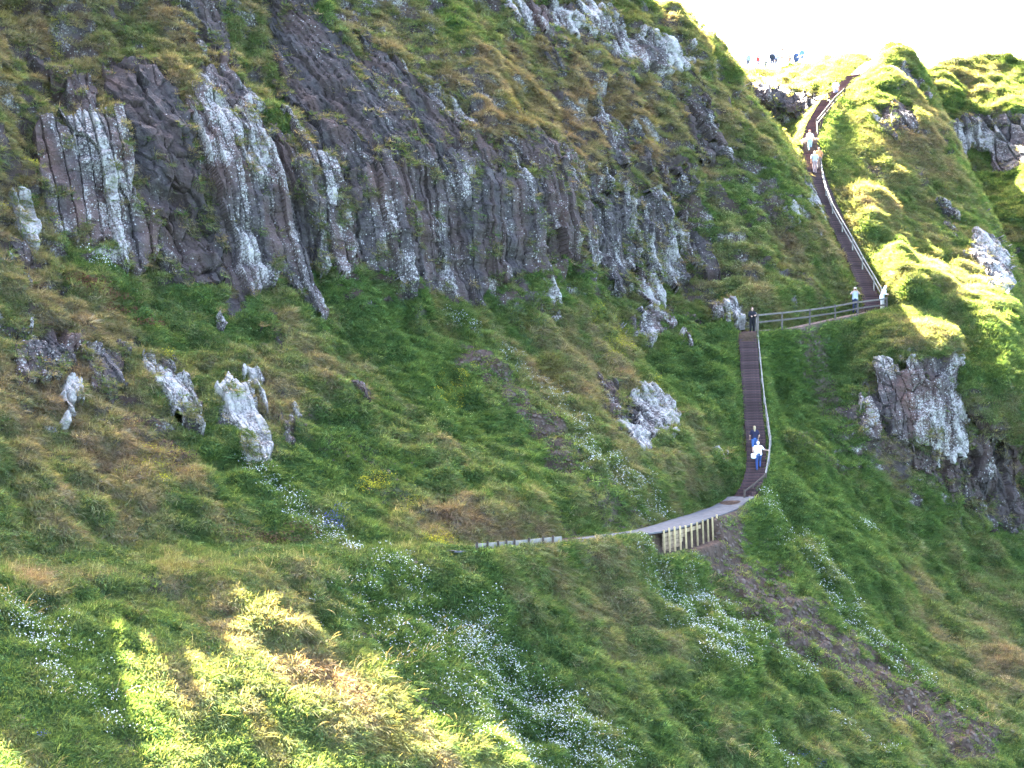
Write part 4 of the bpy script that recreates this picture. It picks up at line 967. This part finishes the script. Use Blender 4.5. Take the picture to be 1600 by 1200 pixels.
# ------------------------------------------------------------------ grass, herbs and flowers: tufts scattered over the turf
def mat_blade(name, attr=True, colour=(1,1,1), trans=0.52):
    m, nt, N, L = new_mat(name)
    out = N.new('ShaderNodeOutputMaterial')
    at = node(nt, 'ShaderNodeAttribute', attribute_name='tint', attribute_type='INSTANCER')
    bl = node(nt, 'ShaderNodeAttribute', attribute_name='blade')
    sc = node(nt, 'ShaderNodeVectorMath', operation='SCALE')
    if attr: L.new(at.outputs['Color'], sc.inputs[0])
    else: sc.inputs[0].default_value = colour
    L.new(bl.outputs['Fac'], sc.inputs['Scale'])
    d = N.new('ShaderNodeBsdfDiffuse'); t = N.new('ShaderNodeBsdfTranslucent'); mx = N.new('ShaderNodeMixShader'); mx.inputs[0].default_value = trans
    tr = node(nt, 'ShaderNodeVectorMath', operation='MULTIPLY'); L.new(sc.outputs[0], tr.inputs[0]); tr.inputs[1].default_value = (1.65, 1.32, 0.55)
    L.new(sc.outputs[0], d.inputs[0]); L.new(tr.outputs[0] if trans > 0.3 else sc.outputs[0], t.inputs[0])
    L.new(d.outputs[0], mx.inputs[1]); L.new(t.outputs[0], mx.inputs[2]); L.new(mx.outputs[0], out.inputs[0])
    return m
M_BLADE = mat_blade('grass blade')
M_PETAL = mat_blade('petal', True, trans=0.2)

def proto(name, verts, quads, shade, mat, colname):
    o = fast_mesh(name, np.array(verts), np.array(quads), mat, False)
    attr_f(o.data, 'blade', np.array(shade))
    COL.objects.unlink(o)
    bpy.data.collections[colname].objects.link(o)
    return o

def tuft(rng, n, ln, wd, lean, droop, rad, segs=3):
    """blades round a tuft; +X is downhill, Z is the way it grows"""
    V, Q, S = [], [], []
    for i in range(n):
        an = rng.uniform(0, 2 * math.pi); r = rad * math.sqrt(rng.uniform())
        p = np.array((math.cos(an) * r, math.sin(an) * r, -0.06))
        l = rng.uniform(*ln); k = rng.uniform(*lean)
        d = np.array((math.cos(an) * k, math.sin(an) * k, 1.0)); d /= np.linalg.norm(d)
        side = np.cross(d, rng.normal(size=3)); side /= np.linalg.norm(side)
        w = wd * rng.uniform(0.7, 1.3); sh = rng.uniform(0.6, 1.35)
        b = len(V)
        for s in range(segs + 1):
            f = s / segs
            ww = w * (1 - f ** 1.6) * 0.5 + 0.002
            V += [p - side * ww, p + side * ww]; S += [sh, sh]
            if s < segs: Q.append((b + 2 * s, b + 2 * s + 1, b + 2 * s + 3, b + 2 * s + 2))
            d = d + np.array((droop, 0, -droop * 0.75)) * rng.uniform(0.7, 1.3)
            d /= np.linalg.norm(d)
            p = p + d * l / segs
    return V, Q, S
def leafy(rng, n, size, rad, ht):
    V, Q, S = [], [], []
    for i in range(n):
        an = rng.uniform(0, 2 * math.pi); r = rad * math.sqrt(rng.uniform())
        c = np.array((math.cos(an) * r, math.sin(an) * r, ht * rng.uniform(0.1, 1) * (1 - 0.6 * (r / rad) ** 2)))
        nrm = rng.normal(size=3) * 0.6 + np.array((0, 0, 1.0)); nrm /= np.linalg.norm(nrm)
        u = np.cross(nrm, rng.normal(size=3)); u /= np.linalg.norm(u); v = np.cross(nrm, u)
        s = size * rng.uniform(0.6, 1.4); b = len(V); sh = rng.uniform(0.6, 1.4)
        V += [c - u * s, c - v * s * 0.5, c + u * s, c + v * s * 0.5]; S += [sh] * 4; Q.append((b, b + 1, b + 2, b + 3))
    return V, Q, S
def posy(rng, n, size, rad, ht):
    """flower heads on thin stems"""
    V, Q, S = [], [], []
    for i in range(n):
        an = rng.uniform(0, 2 * math.pi); r = rad * math.sqrt(rng.uniform())
        c = np.array((math.cos(an) * r, math.sin(an) * r, ht * rng.uniform(0.5, 1.0)))
        for k in range(3):
            nrm = rng.normal(size=3) * 0.5 + np.array((0.2, 0, 0.7)); nrm /= np.linalg.norm(nrm)
            u = np.cross(nrm, rng.normal(size=3)); u /= np.linalg.norm(u); v = np.cross(nrm, u)
            s = size * rng.uniform(0.6, 1.3); b = len(V); o = rng.normal(size=3) * size * 0.5
            V += [c + o - u * s, c + o - v * s, c + o + u * s, c + o + v * s]; S += [rng.uniform(.8, 1.1)] * 4; Q.append((b, b + 1, b + 2, b + 3))
    return V, Q, S

rg = np.random.default_rng(5)
KINDS = {'short grass': [], 'long grass': [], 'herb': [], 'posy': [], 'stalk': []}
for kn in KINDS: bpy.data.collections.new(kn)
for i in range(5): proto('grass_tuft', *tuft(rg, 26, (.14,.30), .024, (.2,1.0), .12, .20), M_BLADE, 'short grass')
for i in range(5): proto('grass_tussock', *tuft(rg, 32, (.30,.62), .020, (.3,1.1), .36, .20, 4), M_BLADE, 'long grass')
for i in range(4): proto('herb_clump', *leafy(rg, 60, .040, .30, .22), M_BLADE, 'herb')
for i in range(4): proto('flower_posy', *posy(rg, 5, .019, .30, .32), M_PETAL, 'posy')
for i in range(4): proto('dead_stalk', *tuft(rg, 4, (.5,.9), .016, (.3,.9), .22, .15, 4), M_BLADE, 'stalk')

def scatter_group(colname, pick_random=True):
    g = bpy.data.node_groups.new('scatter ' + colname, 'GeometryNodeTree')
    g.interface.new_socket('Geometry', in_out='INPUT', socket_type='NodeSocketGeometry')
    g.interface.new_socket('Geometry', in_out='OUTPUT', socket_type='NodeSocketGeometry')
    gi = g.nodes.new('NodeGroupInput'); go = g.nodes.new('NodeGroupOutput')
    ip = g.nodes.new('GeometryNodeInstanceOnPoints')
    ci = g.nodes.new('GeometryNodeCollectionInfo'); ci.inputs[0].default_value = bpy.data.collections[colname]
    ci.inputs['Separate Children'].default_value = True; ci.inputs['Reset Children'].default_value = True
    ip.inputs['Pick Instance'].default_value = True
    def named(nm, ty):
        n = g.nodes.new('GeometryNodeInputNamedAttribute'); n.data_type = ty; n.inputs[0].default_value = nm
        return n.outputs[0]
    er = g.nodes.new('FunctionNodeEulerToRotation')
    g.links.new(named('rot', 'FLOAT_VECTOR'), er.inputs[0])
    g.links.new(gi.outputs[0], ip.inputs['Points']); g.links.new(ci.outputs[0], ip.inputs['Instance'])
    g.links.new(er.outputs[0], ip.inputs['Rotation']); g.links.new(named('size', 'FLOAT'), ip.inputs['Scale'])
    g.links.new(named('pick', 'INT'), ip.inputs['Instance Index'])
    g.links.new(ip.outputs[0], go.inputs[0])
    return g

def euler_from(Xa, Za):
    """euler XYZ of frames whose Z is Za and whose X leans to Xa"""
    Za = Za / np.linalg.norm(Za, axis=1, keepdims=True)
    Xa = Xa - Za * (Xa * Za).sum(1, keepdims=True); Xa /= np.linalg.norm(Xa, axis=1, keepdims=True) + 1e-9
    Ya = np.cross(Za, Xa)
    ry = -np.arcsin(np.clip(Xa[:, 2], -1, 1))
    rx = np.arctan2(Ya[:, 2], Za[:, 2])
    rz = np.arctan2(Xa[:, 1], Xa[:, 0])
    return np.stack([rx, ry, rz], 1)

def scatter(name, colname, pos, nrm, tint, size, label, cat, spread=1.0, upmix=0.55, rng=rg):
    n = len(pos)
    me = bpy.data.meshes.new(name); me.vertices.add(n); me.vertices.foreach_set('co', pos.astype(np.float32).ravel())
    g_dir = nrm * (1 - upmix) + np.array((0, 0, upmix)) + rng.normal(size=(n, 3)) * 0.12
    down = np.stack([nrm[:, 0], nrm[:, 1], -0.6 * np.ones(n)], 1) + rng.normal(size=(n, 3)) * 0.45 * spread
    attr_v(me, 'rot', euler_from(down, g_dir)); attr_f(me, 'size', size); attr_c(me, 'tint', tint)
    at = me.attributes.new('pick', 'INT', 'POINT'); at.data.foreach_set('value', rng.integers(0, 99, n).astype(np.int32))
    o = bpy.data.objects.new(name, me); COL.objects.link(o)
    md = o.modifiers.new('scatter', 'NODES'); md.node_group = scatter_group(colname)
    tag(o, label, cat, kind='stuff')
    return o

# turf area of every cell of the land inside the view
DU = LAND[:-1, 1:] - LAND[:-1, :-1]; DV = LAND[1:, :-1] - LAND[:-1, :-1]
AREA = np.linalg.norm(np.cross(DU, DV), axis=-1)
PXC, PYCc = PXG[:-1, :-1], PYG[:-1, :-1]
INV = (PXC > -170) & (PXC < 1770) & (PYCc < 1300) & (PYCc > SKY[:-1, :-1] - 70)
INV &= PYCc > -70
AREA = np.where(INV, np.minimum(AREA, 0.25), 0)
def sample_cells(n, weight, rng=rg):
    w = (AREA * weight).ravel(); c = np.cumsum(w); r = rng.uniform(0, c[-1], n)
    k = np.searchsorted(c, r); iy, ix = np.divmod(k, AREA.shape[1])
    return ix + rng.uniform(size=n), iy + rng.uniform(size=n)
FREE = ((1 - 0.96 * ROCKMASK) * (1 - ONWALK) * (1 - 0.93 * ROCKY))[:-1, :-1]
DR, SO = DRYNESS[:-1, :-1], SOIL[:-1, :-1]
TOTAL = AREA.sum()
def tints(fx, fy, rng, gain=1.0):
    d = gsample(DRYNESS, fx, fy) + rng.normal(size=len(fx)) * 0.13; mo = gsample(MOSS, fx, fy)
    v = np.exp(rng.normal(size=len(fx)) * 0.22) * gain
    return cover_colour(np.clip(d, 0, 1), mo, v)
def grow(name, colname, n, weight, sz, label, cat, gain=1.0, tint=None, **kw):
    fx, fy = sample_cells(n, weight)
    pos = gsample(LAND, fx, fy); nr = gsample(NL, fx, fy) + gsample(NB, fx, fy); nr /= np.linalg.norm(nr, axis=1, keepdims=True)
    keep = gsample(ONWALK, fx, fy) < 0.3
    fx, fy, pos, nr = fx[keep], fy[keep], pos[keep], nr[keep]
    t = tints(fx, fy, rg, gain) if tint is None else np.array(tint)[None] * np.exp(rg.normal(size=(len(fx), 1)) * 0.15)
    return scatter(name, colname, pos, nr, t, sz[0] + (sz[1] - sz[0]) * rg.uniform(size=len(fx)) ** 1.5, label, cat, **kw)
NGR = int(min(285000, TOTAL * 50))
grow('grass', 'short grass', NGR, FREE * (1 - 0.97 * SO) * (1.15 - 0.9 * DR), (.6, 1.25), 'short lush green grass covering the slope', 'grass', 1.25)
grow('dry_grass', 'long grass', int(NGR * 0.5), FREE * (1 - 0.97 * SO) * (0.25 + 1.0 * DR), (.55, 1.15), 'long drooping pale tussock grass hanging down the slope', 'grass', 1.25)
VERGE = np.zeros_like(PXC)
for line in ([(872,850),(940,846),(1008,841)],):
    d, _ = seg_dist(PXC, PYCc, line); VERGE = np.maximum(VERGE, smooth(9, 3, d))
grow('verge_grass', 'long grass', 3000, VERGE, (.9, 1.6), 'long grass leaning over the near side of the path', 'grass', 1.2, upmix=0.8)
leafyness = smooth(-0.05, 0.4, fbm(X / 2.6, Y_ / 2.6, Z_ / 2.2, 131, 2))[:-1, :-1]
grow('ground_herbs', 'herb', int(NGR * 0.26), FREE * (1 - 0.85 * SO) * (1.05 - DR) * (0.1 + leafyness), (.6, 1.3), 'low leafy green herbs among the grass', 'herbs', 1.0, upmix=0.3)

# flowers in drifts down the slope
def drift(lines, blobs=()):
    w = np.zeros_like(PXC)
    for line, wd, v in lines:
        d, _ = seg_dist(PXC, PYCc, line)
        w = np.maximum(w, v * smooth(1.2, 0.2, d / wd + 0.5 * st2[:-1, :-1] + 0.5 * sp2[:-1, :-1]))
    for cx, cy, rx, ry, v in blobs:
        w = np.maximum(w, v * smooth(1.1, 0.3, np.hypot((PXC - cx) / rx, (PYCc - cy) / ry) + 0.5 * sp2[:-1, :-1]))
    return w * FREE
WHITE = drift([([(395,715),(470,780),(552,845)],20,.55),([(610,880),(680,960),(755,1015)],26,.45),([(740,990),(800,1055),(870,1110),(960,1195)],40,1.0),([(700,1070),(790,1130),(870,1200)],26,.6),([(790,550),(870,610),(910,680)],16,.3),
 ([(900,700),(960,740),(1040,790)],22,.5),([(1000,890),(1060,960),(1140,1045)],22,.6),([(1080,930),(1180,1000),(1262,1045)],20,.55),([(1285,890),(1350,980),(1440,1060)],20,.5),([(1180,790),(1260,850),(1330,930)],24,.25),
 ([(130,375),(165,410)],8,.7),([(10,950),(90,1065)],16,.6),([(690,490),(750,515)],8,.5),([(1300,1120),(1380,1180)],8,.4),([(1200,1150),(1230,1200)],8,.5),([(1380,1000),(1520,1120)],16,.3),([(60,980),(200,1130)],50,.15),([(570,930),(760,1130)],60,.16)],
 [(1358,818,26,8,.9),(1570,745,5,22,.7),(1130,950,40,14,.5),(1110,1035,30,10,.8)])
grow('white_flowers', 'posy', 3000, WHITE * (1 - SO), (.7, 1.2), 'white flowers scattered in drifts down the green slope', 'flowers', tint=(.60,.60,.54), upmix=0.5)
YELLOW = drift([], [(590,735,28,14,.9),(685,820,26,20,.9),(645,770,20,10,.6),(1032,212,22,10,.9),(800,172,26,12,.5),(845,250,20,30,.4),(100,30,30,30,.3),(95,65,14,16,.5),(475,175,16,12,.6),(505,215,14,10,.6),(48,248,16,7,.7),
 (8,318,10,8,.8),(92,355,16,12,.7),(240,720,50,30,.3),(262,552,8,8,.8),(965,535,30,40,.5),(925,490,16,20,.4),(1025,605,12,12,.5),(710,600,40,30,.15),(250,705,40,30,.25)])
grow('yellow_flowers', 'posy', 1300, YELLOW, (.6, 1.0), 'patches of small yellow flowers in the turf', 'flowers', tint=(.50,.43,.04), upmix=0.5)
PRIM = drift([], [(1150,350,70,70,.5),(1135,400,50,50,.5),(1115,320,40,40,.4),(1180,440,40,40,.3),(1190,330,40,40,.2),(690,640,60,30,.15)])
grow('pale_primroses', 'posy', 700, PRIM, (.5, .9), 'pale primroses dotted over the grass above the landing', 'flowers', tint=(.60,.60,.22), upmix=0.4)
BLUE = drift([], [(524,795,22,14,1),(65,1150,10,6,.8),(148,1193,6,6,.8),(1252,1180,6,6,.8),(1278,1196,8,6,.8),(785,1100,8,6,.6)])
grow('bluebells', 'posy', 90, BLUE, (.6, .9), 'small clumps of bluebells in the grass', 'flowers', tint=(.11,.11,.34), upmix=0.5)
STW = smooth(0.0, 0.6, fbm(X / 3.0, Y_ / 3.0, Z_ / 2.6, 151, 2))[:-1, :-1] * smooth(820, 1000, PYCc) + drift([], [(1430,420,60,20,1.2),(420,985,50,30,1.5),(500,1010,40,20,1.5),(690,1150,90,30,1.2),(620,1060,60,30,.8),(1480,440,40,16,1)])
grow('dead_stalks', 'stalk', 700, FREE * STW, (.6, 1.2), 'bleached dead grass stalks bending over the turf', 'grass', tint=(.34,.29,.19), upmix=0.7)

# tufts rooted on the ledges and in the joints of the rock
lp, ln_, lt = [], [], []
for Vv, Nn, sd, ht, px, py, seed in ROCKS:
    w = smooth(0.16, 0.42, fbm(Vv[..., 0] / 1.1, Vv[..., 1] / 1.1, Vv[..., 2] / 0.9, seed + 60, 3)) * (sd > 0) + 1.3 * smooth(9, 0, np.abs(sd - 2)) * smooth(-0.3, 0.3, noise(px / 22, py / 22, None, seed + 61))
    n = int(w.sum() * 0.10)
    if n < 1: continue
    c = np.cumsum(w.ravel()); k = np.searchsorted(c, rg.uniform(0, c[-1], n))
    lp.append(Vv.reshape(-1, 3)[k]); ln_.append(Nn.reshape(-1, 3)[k]); lt.append(np.clip(0.48 + 0.25 * rg.normal(size=n), 0, 1))
lp, ln_, lt = np.concatenate(lp), np.concatenate(ln_), np.concatenate(lt)
scatter('ledge_grass', 'long grass', lp, ln_, cover_colour(lt, np.zeros(len(lt)), 1.1 * np.exp(rg.normal(size=len(lt)) * 0.2)), rg.uniform(.4, .95, len(lt)), 'tufts of grass growing on ledges of the rock', 'grass')

# loose stones on the scree
def pebble(rng):
    u = [(-1,0,0),(1,0,0),(0,-1,0),(0,1,0),(0,0,-1),(0,0,1)]
    v = [np.array(p, float) * rng.uniform(.6, 1.1, 3) * np.array((1, .8, .6)) + rng.normal(size=3) * .12 for p in u]
    f = [(0,2,5,5),(2,1,5,5),(1,3,5,5),(3,0,5,5),(2,0,4,4),(1,2,4,4),(3,1,4,4),(0,3,4,4)]
    return v, [q[:3] for q in f]
bpy.data.collections.new('stone')
M_STONE = mat_blade('stone', True, trans=0.0)
for i in range(5):
    v, f = pebble(rg); proto('loose_stone', v, f, [1.0] * 6, M_STONE, 'stone')
SCR = SOIL[:-1, :-1] * (1 - ONWALK[:-1, :-1]) * (1 - ROCKMASK[:-1, :-1]) * (DRYNESS[:-1, :-1] * 0 + 1)
grow('scree_stones', 'stone', 9000, SCR, (.05, .22), 'loose dark stones scattered over the bare scree', 'stones', tint=(.105,.080,.066), upmix=0.3)
grow('scree_plants', 'herb', 1500, SCR, (.4, .9), 'small green plants dotted over the bare scree', 'herbs', tint=(.13,.17,.05), upmix=0.4)

# bushes: each a clump of its own on the land
def bush(name, spots, leaf, rad, ht, n, colour, label, cat, group=None):
    V, Q, S = [], [], []
    for px, py in spots:
        o = land_at(px, py); v, q, s = leafy(rg, n, leaf, rad, ht); b = len(V)
        V += [np.array(o) + x for x in v]; Q += [tuple(b + i for i in qq) for qq in q]; S += s
    V = np.array(V); org = land_at(*spots[0])
    m = mat_blade(name, False, colour, 0.3)
    o = fast_mesh(name, V - org, np.array(Q), m, False); o.location = tuple(org)
    attr_f(o.data, 'blade', np.array(S)); tag(o, label, cat, group)
    return o
BG = 'bushes on the slope and the brow'
bush('heather_clump', [(px, py) for px, py in zip(np.linspace(120, 235, 9), np.linspace(430, 505, 9) + rg.normal(size=9) * 8)], .07, .75, .55, 130, (.115,.060,.036), 'reddish brown heather clump on the left slope below the pale columns', 'bush', BG)
bush('bramble_patch', [(px, py) for px, py in zip(np.linspace(370, 480, 9), 815 + rg.normal(size=9) * 9)], .06, .7, .5, 130, (.105,.075,.040), 'brown and green bramble patch just above the hidden path', 'bush', BG)
bush('bramble_patch', [(px, py) for px, py in zip(np.linspace(1250, 1320, 6), np.linspace(690, 735, 6))], .06, .7, .4, 110, (.095,.085,.048), 'dull brown bracken patch right of the lower stair', 'bush', BG)
bush('gorse_bush', [(1522, float(sky_row(1522)) + 4), (1540, float(sky_row(1540)) + 3), (1556, float(sky_row(1556)) + 5)], .11, 1.2, 1.3, 240, (.085,.100,.040), 'wide low gorse bush on the far right skyline', 'bush', BG)
bush('gorse_bush', [(1576, float(sky_row(1576)) + 3), (1596, float(sky_row(1596)) + 4)], .11, 1.1, 1.1, 240, (.075,.085,.040), 'round gorse bush at the right edge of the skyline', 'bush', BG)
bush('gorse_bush', [(1484, float(sky_row(1484)) + 6), (1497, float(sky_row(1497)) + 5)], .10, .9, .8, 200, (.085,.085,.045), 'small gorse bush just right of the pointed knoll', 'bush', BG)
bush('gorse_bush', [(1356, float(sky_row(1356)) + 2)], .09, .7, .6, 200, (.10,.085,.05), 'small brown bush left of the knoll top', 'bush', BG)
bush('gorse_bush', [(1402, float(sky_row(1402)) + 1)], .09, .8, .45, 200, (.06,.08,.035), 'dark little bush on the very tip of the knoll', 'bush', BG)
bush('bramble_patch', [(px, py) for px, py in ((1440,650),(1400,655),(1420,690),(1470,715))], .06, .8, .5, 120, (.11,.062,.045), 'rusty brown growth below the crusted crag on the knoll', 'bush', BG)
bush('bramble_patch', [(px, py) for px, py in ((245,650),(262,680),(205,650),(290,700))], .06, .7, .5, 120, (.115,.070,.050), 'dark brown overhang of dead growth left of the bright white rock', 'bush', BG)
